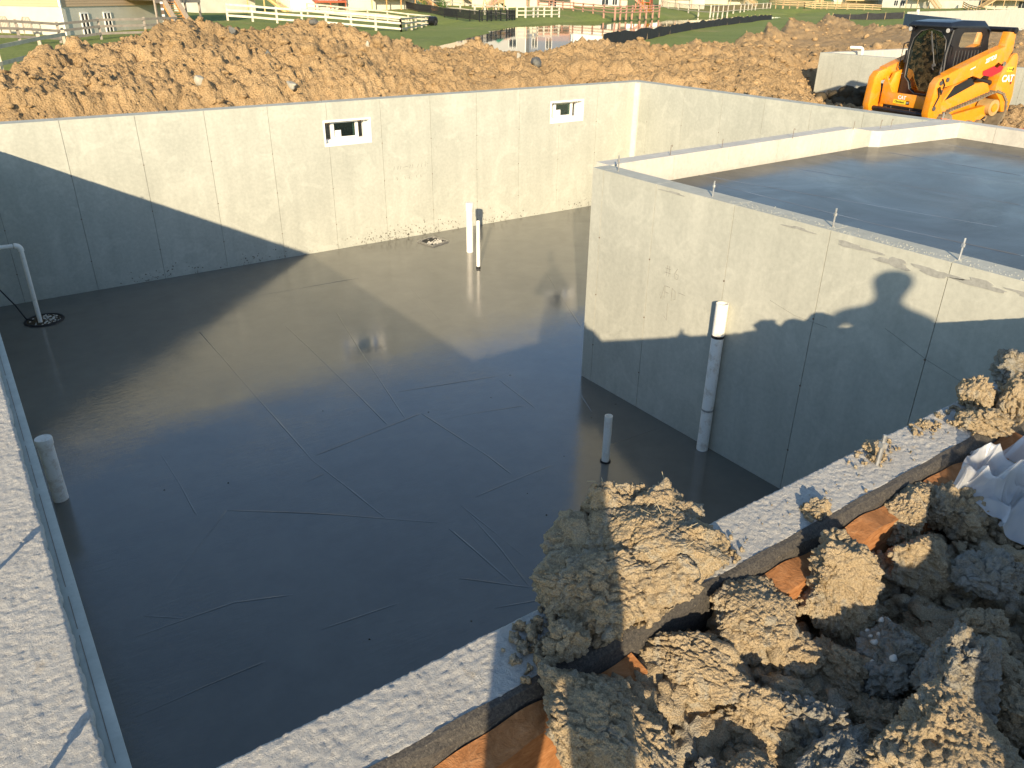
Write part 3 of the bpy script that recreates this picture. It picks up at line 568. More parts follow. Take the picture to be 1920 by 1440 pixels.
for i,(xa,xb,za,lb) in enumerate([(-5.3,-4.32,2.262,'orange insulation board outside the near wall, just under the corner of the photo'),(-4.315,-4.05,2.25,'orange insulation board standing left of the big clods'),(-3.62,-3.20,2.255,'short orange insulation board right of the biggest clod'),(-3.19,-2.64,2.262,'orange insulation board standing outside the wall by the lone anchor bolt'),(-2.63,-1.93,2.262,'long orange insulation board beside the plastic sheet')]):
    k=max(10,int((xb-xa)/.02));V=[];F=[]
    for j in range(k+1):
        x=xa+(xb-xa)*j/k;zt=za+.012*math.sin(x*11+i)+.004*math.sin(x*31);y0=YN-.242;y1=YN-.318-.01*math.sin(x*5)
        V+=[(x,y0,1.3),(x,y0,zt),(x,y1,zt-.012),(x,y1-.01,1.3)]
    for j in range(k):
        for q in range(3):F.append([j*4+q,(j+1)*4+q,(j+1)*4+q+1,j*4+q+1])
    F.append([0,1,2,3]);F.append([k*4+3,k*4+2,k*4+1,k*4])
    tag(mesh_obj('insulation_board',V,F,ins.m,None,loc=((xa+xb)/2,YN-.28,1.9)),lb,'insulation','orange insulation boards outside the near wall')
# ================================================================ GROUND
def polar(name,az,rr,zf,mat,keep=None,smooth=True,jit=None):
    A,R=np.meshgrid(np.radians(az),rr,indexing='ij');a=A.ravel();r=R.ravel()
    x=CAM[0]+r*np.cos(a);y=CAM[1]+r*np.sin(a);z,dx,dy=zf(np.degrees(a),r,x,y)
    V=np.stack([x+dx,y+dy,z],1);n=len(az);m=len(rr);I=np.arange(n*m).reshape(n,m)
    F=np.stack([I[:-1,:-1],I[1:,:-1],I[1:,1:],I[:-1,1:]],-1).reshape(-1,4)
    if keep is not None:
        k=keep(x,y);F=F[k[F].all(1)]
        u=np.unique(F);mp=np.zeros(len(V),int);mp[u]=np.arange(len(u));V=V[u];F=mp[F]
    return mesh_obj(name,V,F,mat,None,smooth)
TERR=[(a,([(11.,1.15),(15.,1.2),(20.,1.25)]+[p for p in row if p[0]>24] if a<34.2 else row)) for a,row in TERR]
TA=np.array([t[0] for t in TERR])
def terr_base(az,r):
    out=np.zeros_like(r);i=np.clip(np.searchsorted(TA,az)-1,0,len(TA)-2);f=np.clip((az-TA[i])/(TA[i+1]-TA[i]),0,1)
    prof=[]
    for _,row in TERR:
        R=[p[0] for p in row];Z=[p[1] for p in row]
        R=[3.]+[R[0]-1.5]+R;Z=[Z[0]-.1]+[Z[0]-.15]+Z
        cr,cz=R[-1],Z[-1]
        k=min(1.,cr/20)
        R+=[cr+.6,cr+2.2,cr+(cz+1.)*2.6+1,cr+60];Z+=[cz-.12,cz-.8,-1.4,-2.4]
        prof.append(np.interp(r,R,Z))
    prof=np.array(prof);j=np.arange(len(r));return prof[i,j]*(1-f)+prof[i+1,j]*f
def inside_found(x,y,m=.12):
    a=(x>XL-.27+m)&(x<XB+.25-m)&(y>YN-.21+m-.03)&(y<YF+.25-m)
    return a
def terr(az,r,x,y):
    z=terr_base(az,r)-.04
    P=np.stack([x,y,z*0],1)
    tr=np.clip((1-np.abs(r-38)/6),0,1)*(az<37)   # driven-over strip
    cl=1-.75*np.clip(tr,0,1)
    flat=np.exp(-((r-16.6)/1.0)**2)*((az>50)&(az<58))
    cl=cl*(1-.7*flat)
    rs=np.clip(r/22,1,2.2)
    big=.20*fbm(P*.9,3,4)+.16*fbm(P*2.3,3,9)
    w=worley2(P[:,:2]*3.4+.35*fbm(P*3,2,3)[:,None],1);w2=worley2(P[:,:2]*8.2+.3*fbm(P*5,2,5)[:,None],2);w3=worley2(P[:,:2]*17,6)
    d=cl*(.085*(.55-w)*(.5+1.2*np.clip(fbm(P*.6,2,77)+.3,0,1))+.095*(.5-w2)+.060*(.5-w3)*np.clip(1.6-r/40,0.3,1))+.09*fbm(P*9,3,6)*cl+big*cl
    # trench cut along the outside of the walls
    dist=np.minimum(np.abs(y-(YF+.25)),9)
    t1=np.where((y>YF)&(x<XB+.3),1-np.clip((y-YF-1.1)/1.1,0,1),0);t2=np.where((x>XB+.2)&(y<YF+1)&(y>-1),np.clip(1-(x-XB-.25)/1.0,0,1),0)
    tt=np.maximum(t1,t2);z=z-tt*.95
    d=d*(1-.5*tt)
    slope=np.clip(d,-.4,.4)
    # hard limit: dirt stays below the wall top right behind the wall
    zz=z+d
    rd=1-2*np.abs(fbm(P*2.6,5,33,2.2,.62));zz=zz+cl*.11*(rd-.5)*(1-.5*tt)
    zz=np.where((tt>.35)&(zz>H-.06),H-.06,zz)
    return zz,.05*fbm(P*4,2,21)*cl,.05*fbm(P*4,2,22)*cl
az=np.concatenate([np.arange(-14,22,1.),np.arange(22,90.5,.125),np.arange(91,128,1.)])
rr=[9.5]
while rr[-1]<118: rr.append(rr[-1]+(.15 if rr[-1]<11.8 else .040 if rr[-1]<21.5 else .045+(rr[-1]-21.5)*.009))
rr=np.array(rr)
def keep(x,y): return ~inside_found(x,y)&~((x>0)&(x<6.4)&(y>-6)&(y<.0))
dm=polar('dirt_mound',az,rr,terr,MAT['dirt'],keep,False);dm['kind']='structure'
def ico(n):
    bm=bmesh.new();bmesh.ops.create_icosphere(bm,subdivisions=n,radius=1);bm.verts.ensure_lookup_table()
    V=np.array([v.co[:] for v in bm.verts]);F=np.array([[v.index for v in f.verts] for f in bm.faces]);bm.free();return V,F
ICO={k:ico(k) for k in (1,2,3,4,5,6,7)}
def lump_shape(n,seed,rough=.22):
    V,F=ICO[n];d=1+rough*1.6*fbm(V*1.3+seed*3.1,3,seed)
    w,_=worley(V*1.7+seed*1.7,seed);d=d+rough*.8*(.5-w)
    Q=V*d[:,None]
    rr_=np.random.default_rng(seed)
    for k in range(7):
        nn=rr_.normal(size=3);nn/=np.linalg.norm(nn);t=Q@nn-rr_.uniform(.5,.85);Q=Q-np.outer(np.clip(t,0,None)*.85,nn)
    return Q,F
# loose lumps lying all over the bank
shapes=[lump_shape(2,s,.28) for s in range(8)];shapes1=[lump_shape(1,s,.3) for s in range(8)];Vs=[];Fs=[];nv=0
cnt=0
rg=np.random.default_rng(5)
A=rg.uniform(24,92,15000);R=rg.uniform(13.6,30,15000)*1.0;R=np.where(rg.random(15000)<.3,rg.uniform(20,52,15000),R)
x=CAM[0]+R*np.cos(np.radians(A));y=CAM[1]+R*np.sin(np.radians(A))
zb,_,_=terr(A,R,x,y)
ok=~inside_found(x,y,-.15)&~((x>0)&(x<6.7)&(y<.3))&(zb>.4)
for a,r,px,py,pz in zip(A[ok],R[ok],x[ok],y[ok],zb[ok]):
    if cnt>8500:break
    s=min(.17,.017*math.exp(rg.normal(0,.6))*(1+(r-14)/26)*1.25)
    if 36<r<41 and a<38 and s<.12: continue
    if (YF<py<YF+1.0 or XB<px<XB+1.0) and s>.06:continue
    V,F=(shapes if s>.045 else shapes1)[cnt%8];c,sn=math.cos(cnt),math.sin(cnt);sc=np.array([s*rg.uniform(.8,1.5),s*rg.uniform(.8,1.3),s*rg.uniform(.6,1.)])
    W=V*sc;W=np.stack([W[:,0]*c-W[:,1]*sn,W[:,0]*sn+W[:,1]*c,W[:,2]],1)+np.array([px,py,pz+s*.25])
    Vs.append(W);Fs.append(F+nv);nv+=len(W);cnt+=1
o=mesh_obj('loose_clods',np.concatenate(Vs),np.concatenate(Fs),MAT['dirt'],None);o['kind']='stuff'
# dark damp clods heaped between the machine and the next foundation
Vs=[];Fs=[];nv=0
for k in range(150):
    t=rg.random();px=14.6+2.3*t+rg.normal(0,.35);py=7.2-1.9*t+rg.normal(0,.5)+1.0*rg.random();s=rg.uniform(.09,.30)
    V,F=shapes[k%8];W=V*s*np.array([1.1,1,.8])+np.array([px,py,1.25+rg.uniform(0,.55)*max(0,1-abs(py-6.2)/1.6)])
    Vs.append(W);Fs.append(F+nv);nv+=len(W)
o=mesh_obj('dark_clods',np.concatenate(Vs),np.concatenate(Fs),MAT['dark_clod'],None);o['kind']='stuff'
# named rocks and blocks one can point at on the bank
RL=[('pale squarish stone block on the left slope of the dirt bank','grey',(1,.8,1.)),('long flat grey slab lying slantwise on the middle of the dirt bank','grey',(2.2,.5,.35)),('dark grey stone high on the left bank below the crest','dark',(.8,.7,1)),('dark narrow stone in the upper middle of the left bank','dark',(.6,.7,1.2)),
('dark hollow clod high on the crest right of the wide steps of clods','dark',(.9,.8,1.5)),('dark clod just right below the crest of the left bank','dark',(1.3,.8,.8)),('pale upright stone on the right shoulder of the left bank','grey',(.8,.8,1.2)),('grey rubble stone below the pond, left one','grey',(.7,.7,1.3)),('grey flat rubble stone below the pond, right one','dark',(1.3,.9,.7)),
('long smooth dirt clod lying flat under the pond','dirt',(1.6,.7,.5)),('blocky dirt clod on the crest beside its twin, right one','dirt',(.8,.8,1.)),('big blocky dirt clod sitting on the crest below the deck stairs','dirt',(1.3,.9,.9)),
('rounded dirt clod by the wall, first of the four along its rim','dirt',(1,1,1)),('rounded dirt clod by the wall, second along its rim','dirt',(1,.9,1)),('rounded dirt clod by the wall, third along its rim','dirt',(1,1,.9)),('small dark stone by the wall rim above the left window','dark',(1,.8,1)),('flat dirt clod on the low saddle of the bank','dirt',(1.3,1,.7)),('upright dirt clod on the crest at the left end of the grass strip','dirt',(.7,.7,1.7))]
gm={'grey':flat('pale_grey_stone',(.40,.38,.31),.9,var=.25,sc=9,bump=.4),'dark':flat('dark_grey_stone',(.13,.13,.12),.9,var=.3,sc=9,bump=.4),'dirt':MAT['dirt']}
for i,((px,py,pz,s),(lb,mt,sc)) in enumerate(zip(ROCKS,RL)):
    V,F=lump_shape(3,40+i,.42);s=s*.68
    if i==0: V=np.sign(V)*np.abs(V)**.55
    a=i*1.3;W=V*np.array(sc)*s;W=np.stack([W[:,0]*math.cos(a)-W[:,1]*math.sin(a),W[:,0]*math.sin(a)+W[:,1]*math.cos(a),W[:,2]],1)
    zg=terr(np.array([math.degrees(math.atan2(py-CAM[1],px-CAM[0]))]),np.array([math.hypot(py-CAM[1],px-CAM[0])]),np.array([px]),np.array([py]))[0][0]
    W=W+np.array([px,py,zg+.01])
    tag(mesh_obj('clod' if mt=='dirt' else 'stone',W,F,gm[mt],None,False,loc=(px,py,pz)),lb,'clod' if mt=='dirt' else 'stone','stones and big clods on the dirt bank')
# ---- yard: lawn with the pond hollow
PTS=[]
for k,v in FEN.items(): PTS+=v[::2]
PTS+=[v for k,v in HP.items() if not k.startswith('lot') and k not in('shed','col')]
PTS+=YARD+SILT2+[(*p,-.15) for p in SILT]+[(*p,-.24) for p in FARSHORE]+[(*p,-.24) for p in NEARSHORE]+[(-20,20,-1.2),(0,25,-1.0),(20,25,-.9),(30,30,-.8),(-40,60,.3),(-60,100,.3)]+[HP['lot'][:2]+(.9,),HP['lotr'][:2]+(.8,),HP['lotfar'][:2]+(.8,)]
PTS=np.array(PTS,float)
POND=np.array(FARSHORE+NEARSHORE)
def inpoly(x,y,P):
    r=np.zeros(len(x),bool);n=len(P)
    for i in range(n):
        x0,y0=P[i];x1,y1=P[(i+1)%n];c=((y0>y)!=(y1>y));r^=c&(x<(x1-x0)*(y-y0)/(y1-y0+1e-12)+x0)
    return r
def yardz(x,y):
    num=0;den=0
    for px,py,pz in PTS:
        d2=(x-px)**2+(y-py)**2+9;wt=1/d2**1.6;num=num+wt*pz;den=den+wt
    return num/den
def segd(x,y,P):
    b=np.full(len(x),1e9);n=len(P)
    for i in range(n):
        x0,y0=P[i];x1,y1=P[(i+1)%n];dx,dy=x1-x0,y1-y0;t=np.clip(((x-x0)*dx+(y-y0)*dy)/(dx*dx+dy*dy),0,1);b=np.minimum(b,np.hypot(x-x0-t*dx,y-y0-t*dy))
    return b
def yard(az,r,x,y):
    z=yardz(x,y);z=z+np.clip((r-330)/600,0,1)*6
    wob=.9*n2(x*.18,y*.18,3,3);d=segd(x,y,POND);sd=np.where(inpoly(x,y,POND),-d,d)+wob
    k=np.clip(sd/3.5,-1,1);shore=np.where(k<0,-.3+k*1.2,-.3+.26*np.clip(k*3,0,1));z=np.where(sd<3.5,shore*(1-np.clip(k,0,1)**2)+z*np.clip(k,0,1)**2,z)
    z=z+.03*n2(x*.8,y*.8,5,3)
    return z,0*z,0*z
az=np.concatenate([np.arange(-180,20,5.),np.arange(20,95,.22),np.arange(95,181,5.)])
rr=[24.]
while rr[-1]<3200: rr.append(rr[-1]*1.0115 if rr[-1]<300 else rr[-1]*1.06)
lw_=polar('lawn',az,np.array(rr),yard,MAT['grass']);lw_['kind']='structure'
cx,cy=POND.mean(0)
m=mesh_obj('pond_water',[(x+(x-cx)*.03,y+(y-cy)*.03,-.3) for x,y in POND],[list(range(len(POND)))[::-1]],MAT['water']);m['kind']='structure'
# ---- earth around and behind the camera
def gnd(az,r,x,y):
    P=np.stack([x,y,x*0],1)
    dw=np.clip((YN-.21-y)/.55,0,1)
    z=2.07+.08*fbm(P*.8,3,50)+.07*fbm(P*2.7,3,51)-.10*(1-dw)**2*(x>-5.6)*(x<.3)
    w=worley2(P[:,:2]*5+.4*fbm(P*4,2,53)[:,None],51);w2=worley2(P[:,:2]*13,52);w3=worley2(P[:,:2]*30,54)
    z=z+.10*(.5-w)+.05*(.5-w2)+.018*(.5-w3)+.02*fbm(P*22,3,56)
    return z
def grid(name,x0,x1,y0,y1,res,zf,mat,keep=None):
    X,Y=np.meshgrid(np.arange(x0,x1+res/2,res),np.arange(y0,y1+res/2,res),indexing='ij');x=X.ravel();y=Y.ravel();z=zf(0,0,x,y)
    V=np.stack([x,y,z],1);I=np.arange(len(x)).reshape(X.shape);F=np.stack([I[:-1,:-1],I[1:,:-1],I[1:,1:],I[:-1,1:]],-1).reshape(-1,4)
    return mesh_obj(name,V,F,mat,None,True)
g=grid('clay_ground',-5.5,-1.1,-6.2,-4.93,.0085,gnd,MAT['clay_ground']);g['kind']='structure'
def gnd2(a,r,x,y): return 2.0+.10*n2(x*.8,y*.8,50,3)+.12*n2(x*2,y*2,60,3)-.05
def rest(a,r,x,y): 
    z=1.98+.12*n2(x*.7,y*.7,61,3)+.07*n2(x*4,y*4,62,3)+.07*(.5-worley2(np.stack([x*4.2,y*4.2],1),63))+.04*(.5-worley2(np.stack([x*9,y*9],1),64))
    z=np.where((x>-5.5)&(x<-1.15)&(y>-6.25)&(y<-4.5),1.2,z)
    z=np.where((x>-5.5)&(x<6.5)&(y>YN-.3),-1.,z)
    return z
for i,(x0,x1,y0,y1) in enumerate([(-16,-9.,-16,12),(-9.,-5.52,-10,12),(-5.52,14,-16,-4.95)]):
    g=grid('clay_ground',x0,x1,y0,y1,(.05 if x0==-9. else .12),rest,MAT['clay_ground']);g['kind']='structure'
def heap(a,r,x,y):  # unseen heap, added and shaped to shade the foreground clods
    top=2.88+.15*np.clip((x+4.25)/.3,0,1)*np.clip((-3.0-x)/.4,0,1)-.10*np.abs(n2(x*2.3,y*1.1,81,3))+.16*n2(x*4.2,y*2,82,3)
    e=np.clip(1-np.abs(y+6.75)/.48,0,1)**.7*np.clip((x+4.62)/.3,0,1)*np.clip((-1.6-x)/.6,0,1)
    P=np.stack([x,y,x*0],1);return 1.95+(top-1.95)*e+.05*(.5-worley2(P[:,:2]*9,83))*(e>0)
g=grid('shading_clay_heap',-4.7,-1.5,-7.3,-6.2,.03,heap,MAT['clay_ground']);g['kind']='structure'
# ================================================================ FOREGROUND CLAY
def clod_shape(n,seed,crumb=.012,size=.3,rough=.30):
    V,F=ICO[n];s=size/2
    P=V*1.0
    f=fbm(P*1.1+seed*5.3,3,seed);w,_=worley(P*1.25+seed*2.1,seed+3)
    d=1.12+rough*1.7*f+rough*1.3*(.55-w)
    Q=V*d[:,None]
    # break faces: flatten against a few random planes
    rg=np.random.default_rng(seed)
    for k in range(10):
        nrm=rg.normal(size=3);nrm/=np.linalg.norm(nrm);h=rg.uniform(.50,.86);t=Q@nrm-h;Q=Q-np.outer(np.clip(t,0,None)*.86,nrm)
    W=Q*s;fn=np.cross(W[F[:,1]]-W[F[:,0]],W[F[:,2]]-W[F[:,0]]);N=np.zeros_like(W)
    for k in range(3):np.add.at(N,F[:,k],fn)
    R_=Q/np.linalg.norm(Q,axis=1)[:,None];N=N/(np.linalg.norm(N,axis=1)[:,None]+1e-12);N=.75*N+.25*R_
    warp=.3*np.stack([vnoise(W/.03+9,seed),vnoise(W/.03+31,seed+1),vnoise(W/.03+77,seed+2)],1)
    w1,b1=worley(W/.055+warp,seed+4);w2,b2=worley(W/.022+warp,seed+6);w3,_=worley(W/.0105+warp,seed+8)
    crk=np.clip(1-(b1-w1)/.12,0,1)*(vnoise(W/.09,seed+12)>-.1)
    amt=np.clip(.62+1.5*vnoise(W/.085,seed+10),.04,1.7)
    rid=1-2*np.abs(fbm(W/.05,4,seed+14,2.1,.62))
    h=.020*(.5-w1)*amt+.017*(.5-w2)*amt+.010*(.5-w3)*np.clip(amt,.25,2)-.014*crk+.009*fbm(W/.010,3,seed+9)+.014*(rid-.6)
    return W+N*h[:,None],F
SH=[('largest crumbly tan clod, half on the near wall and overhanging the basement','clay',(1.2,.78,.62),.3,2.37),
('tan clod with a dark hollow just under the largest clod','clay',(1.1,.9,.7),-.4,2.37),
('big elongated clod with a bright sun stripe at the bottom of the photo','clay',(.85,1.25,.8),.35,2.24),
('split clod in the sun just right of the striped one','clay',(.85,1.25,.7),.7,2.22),
('broad sunlit clod right of the largest one','clay',(1.15,.85,.65),.1,2.24),
('crumbly clod with a lit right edge between the wall board and the sunlit clod','clay',(1.05,1.,.9),.5,2.20),
('rounded brown clod in the shade near the bottom middle','clay',(.95,1.1,.9),.9,2.18),
('bluish grey clod in the shade beside the rounded brown one','clay_grey',(1.,1.,.9),.2,2.18),
('shaded clod studded with white pebbles','clay_grey',(1.2,.95,.75),.0,2.16),
('jagged grey clod with sunny face at the right edge of the photo','clay_grey',(1.35,.85,.75),.3,2.25),
('largest sunlit clod in the bottom right corner','clay',(1.25,1.,.75),.1,2.24),
('low clod with a sunlit rim at the bottom edge','clay_grey',(1.3,.8,.7),.2,2.20),
('shaded clod below the plastic sheet','clay',(1.,1.,.85),.6,2.17),
('clod against the orange board right of the anchor bolt','clay',(1.,.9,.8),.1,2.20),
('tall clod with sunlit knobs beside the plastic sheet','clay',(1.,1.,1.),.4,2.22),
('grey clod at the right edge under the plastic sheet','clay_grey',(1.,1.,.8),.4,2.2),
('lumpy sunlit clod standing on the near wall top','clay',(1.,1.,1.1),.1,2.36),
('flatter clod slumping off the outer edge of the wall top','clay',(1.1,1.2,.7),.2,2.33),
('dark clod on the wall top at the right edge of the photo','clay_grey',(1.,.9,.9),.2,2.35),
('sunlit clod behind the plastic sheet at the right edge','clay',(1.2,.9,1.),.3,2.33),
('small crumb of clay beside the anchor bolt on the wall top','clay',(1.1,.8,.5),.2,2.315),
('small lump of clay with a shadow on the sunlit wall top','clay',(.9,.9,.6),.2,2.318),
('smallest crumb of clay on the wall top between bolt and sheet','clay',(1.,.8,.5),.6,2.312),
('small clod with lit top at the bottom edge, left of the low rimmed one','clay',(1.,1.,.8),.2,2.17),
('small grey clod in the dark at the bottom','clay_grey',(1.,1.,.7),.5,2.13),
('dark clod in the hole between the two grey clods','clay',(1.,1.,.8),.9,2.10),
('dark clod left of the pebbled one','clay',(1.,1.1,.8),.3,2.12),
('dark clod behind the rounded brown one','clay',(1.1,.9,.8),.1,2.13),
('brown clod above the jagged grey one','clay',(1.1,.9,.8),.1,2.14),
('crumbled clay at the outer edge of the wall top, left of the hollow','clay',(.9,1.,.8),.1,2.36),
('brown clod between the striped clod and the split one','clay',(.9,1.,.8),.1,2.15),
('deep brown clod under the split one','clay',(1.,1.,.8),.6,2.12),
('small clod between the sunlit one and the board','clay',(1.,1.,.8),.6,2.17),
('small brown clod above the pebbled one','clay',(1.,1.,.8),.2,2.12),
('upright sunlit splinter of clay at the right foot of the largest clod','clay',(.7,.8,1.3),.2,2.27),
('small clod at the right edge by the sheet','clay',(1.,1.,.8),.2,2.2),
('deep brown clod below the sunlit one','clay',(1.,1.,.8),.4,2.13),
('brown clod at the right edge between two big ones','clay',(1.,1.,.8),.4,2.16),
('brown clod at the bottom edge between two sunlit ones','clay',(1.1,1.,.8),.3,2.15)]
for i,((px,py,pz,wd),(lb,mt,sc,a,zc)) in enumerate(zip(CLODS,SH)):
    n=7 if (wd>.25) else (6 if wd>.12 else 5)
    k=(sc[0]*sc[1])**.5
    V,F=clod_shape(n,100+i*3,size=wd*1.02/k)
    W=V*np.array(sc);c,s=math.cos(a),math.sin(a);W=np.stack([W[:,0]*c-W[:,1]*s,W[:,0]*s+W[:,1]*c,W[:,2]],1)
    if i==0:
        parts_=[(V*np.array(sc)*.80,(0.02,.0,0))]
        for q,(u,v_,z_,k_,s3) in enumerate([(.155,-.02,-.02,.50,(1.1,.9,.8)),(-.15,-.10,-.05,.62,(1.1,.9,.7)),(-.03,.14,.0,.46,(.9,1.,.9)),(-.17,.03,-.05,.42,(1.,1.,.8)),(.07,.11,-.01,.50,(1.,.9,.8)),(.03,-.13,-.03,.55,(1.2,.8,.8)),(-.02,.175,.035,.17,(.8,.8,1.4)),(.02,.18,.03,.16,(.9,.7,1.5))]):
            V2,F2=clod_shape(6 if k_>.45 else 5,300+q*7,size=.538*k_);parts_.append((V2*np.array(s3),(u,v_,z_),F2))
        rx=np.array([.82,-.57]);ux=np.array([.57,.82]);allV=[];allF=[];n0=0
        for pp in parts_:
            Vp=pp[0];o3=pp[1];Fp=pp[2] if len(pp)>2 else F;xy=rx*o3[0]+ux*o3[1];allV.append(Vp+np.array([xy[0],xy[1],o3[2]]));allF.append(Fp+n0);n0+=len(Vp)
        W=np.concatenate(allV);F=np.concatenate(allF)
    if i in(0,16,17,18,19,20,21,22):
        zmin=H+.001;W=W+np.array([px,py,max(zc,H+wd*.18)]);on=(W[:,1]>YN-.235);W[:,2]=np.where(on,np.maximum(W[:,2],zmin+.0*W[:,2]),W[:,2])
    else: W=W+np.array([px,py,zc])
    o=mesh_obj('clay_clod',W,F,MAT[mt],None,False,loc=(px,py,zc));tag(o,lb,'clod','clods of clay along the near wall')
    if i==0: BIGTOP=W[W[:,2]>np.percentile(W[:,2],88)]
    if i==8:
        for _ in range(26):
            q=W[rg.integers(len(W))]
            if q[2]<zc+.01:continue
            V2,F2=lump_shape(2,int(rg.integers(50)),.2);mesh_obj('pebble',V2*rg.uniform(.006,.014)*np.array([1.3,1,.8])+q,F2,MAT['curb'],o,True)
# straws stuck in the biggest clod
m=MB()
for _ in range(26):
    x,y,z=BIGTOP[int(rg.integers(len(BIGTOP)))];z+=.004;a=random.random()*6.28;l=random.uniform(.02,.055)
    m.tube([(x,y,z),(x+l*math.cos(a),y+l*math.sin(a),z+random.uniform(-.01,.02))],.0011,4,False)
o=m.build('straw',flat('dry_straw',(.42,.35,.22),.8,var=.2));o['kind']='stuff'
# rubble filling the gaps
Vs=[];Fs=[];nv=0
sh=[clod_shape(4,900+k,size=.1) for k in range(9)];sh5=[clod_shape(3,930+k,size=.05) for k in range(9)];sh6=[clod_shape(2,960+k,size=.05) for k in range(9)]
for k in range(1060):
    px=rg.uniform(-4.75,-1.3);py=rg.uniform(-5.95,-5.02)
    if k>=950: px=rg.uniform(-4.30,-3.62);py=rg.uniform(-5.10,-4.975)
    if px<-4.45 and py>-5.1: continue
    s=min(1.3,math.exp(rg.normal(-.42,.5)));V,F=sh[k%9] if s>1.0 else sh5[k%9]
    z=gnd(0,0,np.array([px]),np.array([py]))[0]+(rg.uniform(.02,.17) if k>=950 else 0);s=max(s,.85) if k>=950 else s
    a=rg.uniform(0,6.28);W=V*s*(1.25 if s>1.0 else 2.1)*np.array([1.2,1,.85]);c,sn=math.cos(a),math.sin(a);W=np.stack([W[:,0]*c-W[:,1]*sn,W[:,0]*sn+W[:,1]*c,W[:,2]],1)+np.array([px,py,z+.012])
    Vs.append(W);Fs.append(F+nv);nv+=len(W)
o=mesh_obj('clay_rubble',np.concatenate(Vs),np.concatenate(Fs),MAT['clay'],None,False);o['kind']='stuff'
Vs=[];Fs=[];nv=0
def crumbs(cx,cy,sx,sy,n,s0,z0=H+.004):
    global nv
    for _ in range(n):
        px=cx+rg.normal(0,sx);py=cy+rg.normal(0,sy)
        if not (YN-.2<py<YN-.005):continue
        s=s0*math.exp(rg.normal(0,.5));V,F=sh6[int(rg.integers(9))];W=V*s*38+np.array([px,py,z0+s*.4]);Vs.append(W);Fs.append(F+nv);nv+=len(W)
crumbs(-4.26,-4.84,.05,.05,110,.010);crumbs(-4.12,-4.78,.07,.06,120,.012);crumbs(-4.0,-4.85,.08,.03,60,.013);crumbs(-3.58,-4.83,.04,.05,50,.008);crumbs(-2.62,-4.75,.07,.03,70,.006);crumbs(-3.14,-4.85,.03,.02,25,.005);crumbs(-2.26,-4.75,.08,.03,40,.005);crumbs(-1.95,-4.80,.09,.05,120,.009);crumbs(-1.6,-4.8,.12,.06,80,.01);crumbs(-3.0,-4.8,.4,.05,40,.003)
o=mesh_obj('clay_crumbs',np.concatenate(Vs),np.concatenate(Fs),MAT['clay'],None,False);o['kind']='stuff'
# muddy smear on the wall top
# ---- plastic sheet
def sheet():
    n=150;U,Vv=np.meshgrid(np.linspace(0,1,n),np.linspace(0,1,n),indexing='ij');u=U.ravel();v=Vv.ravel()
    # footprint runs from the wall board outwards to the right
    x=-2.62+.62*u+.10*v; y=-4.99-.30*v+.02*u
    P=np.stack([u*3.2,v*3.2,u*0+1.7],1)
    big=fbm(P,2,70);rid=1-np.abs(fbm(P*.9+4,1,71))*2.2;rid2=1-np.abs(fbm(P*1.7+9,1,72))*2.2;rid3=fbm(P*5+9,2,75)
    z=2.30+.05*np.sin(u*5+1)*np.sin(v*4)+.06*big+.055*rid+.028*rid2+.006*rid3+.010*(1-2*np.abs(fbm(P*3.2+50,1,76)))-.07*v*v-.05*(1-u)**3
    x=x+.04*fbm(P*1.1+20,1,73);y=y+.05*fbm(P*1.1+40,1,74)-.03*rid
    I=np.arange(n*n).reshape(n,n);F=np.stack([I[:-1,:-1],I[1:,:-1],I[1:,1:],I[:-1,1:]],-1).reshape(-1,4)
    m=bpy.data.materials.new('milky_plastic');m.use_nodes=True;N=m.node_tree.nodes;L=m.node_tree.links;b=N['Principled BSDF'];o=N['Material Output']
    b.inputs['Base Color'].default_value=(.80,.82,.84,1);b.inputs['Roughness'].default_value=.22;b.inputs['Specular IOR Level'].default_value=.6
    tr=N.new('ShaderNodeBsdfTranslucent');tr.inputs[0].default_value=(.82,.84,.86,1);tp=N.new('ShaderNodeBsdfTransparent');tp.inputs[0].default_value=(.92,.94,.97,1)
    m1=N.new('ShaderNodeMixShader');m1.inputs[0].default_value=.35;m2=N.new('ShaderNodeMixShader');m2.inputs[0].default_value=.45
    L.new(b.outputs[0],m1.inputs[1]);L.new(tr.outputs[0],m1.inputs[2]);L.new(m1.outputs[0],m2.inputs[1]);L.new(tp.outputs[0],m2.inputs[2]);L.new(m2.outputs[0],o.inputs[0])
    ob=mesh_obj('plastic_sheet',np.stack([x,y,z],1),F,m,None,True,loc=(-2.3,-5.1,2.2));tag(ob,'crumpled translucent white plastic sheet lying on the clods','plastic sheet')
sheet()
# ================================================================ TRACK LOADER
LQ=(13.076,3.618,1.256,2.975)
ld=thing('track_loader','orange and black compact track loader parked behind the foundation','loader',LQ[:3],LQ[3])
_m=M('orange_yellow_paint',.42,.5);_c=_m.coord('pos');_n=_m.noise(_c,3.2,6,.7,.6);_d=_m.ramp(_n,[(.50,0.),(.68,.55)])
_m.color(_m.mix(_d,_m.ramp(_m.noise(_c,30,4,.7),[(.3,(.66,.235,.010)),(.7,(.78,.30,.015))]),(.40,.27,.14)));_m.roughf(_m.ramp(_n,[(.45,.35),(.65,.8)]));MAT['cat']=_m.m;MAT['catd']=MAT['cat']
MAT['blk']=flat('black_paint',(.012,.012,.015),.35,.5,var=.3);MAT['roofm']=flat('dark_blue_black_roof',(.012,.017,.028),.35,.5,var=.2)
MAT['grey']=flat('grey_steel',(.12,.12,.12),.5,.5,.5,var=.3);MAT['chrome']=flat('chrome_rod',(.55,.55,.55),.2,.5,1.)
MAT['lamp']=flat('lamp_lens',(.55,.55,.52),.15,.6,var=.05);MAT['mud']=flat('muddy_rubber',(.20,.165,.115),.9,.2,var=.35,sc=8,bump=.5)
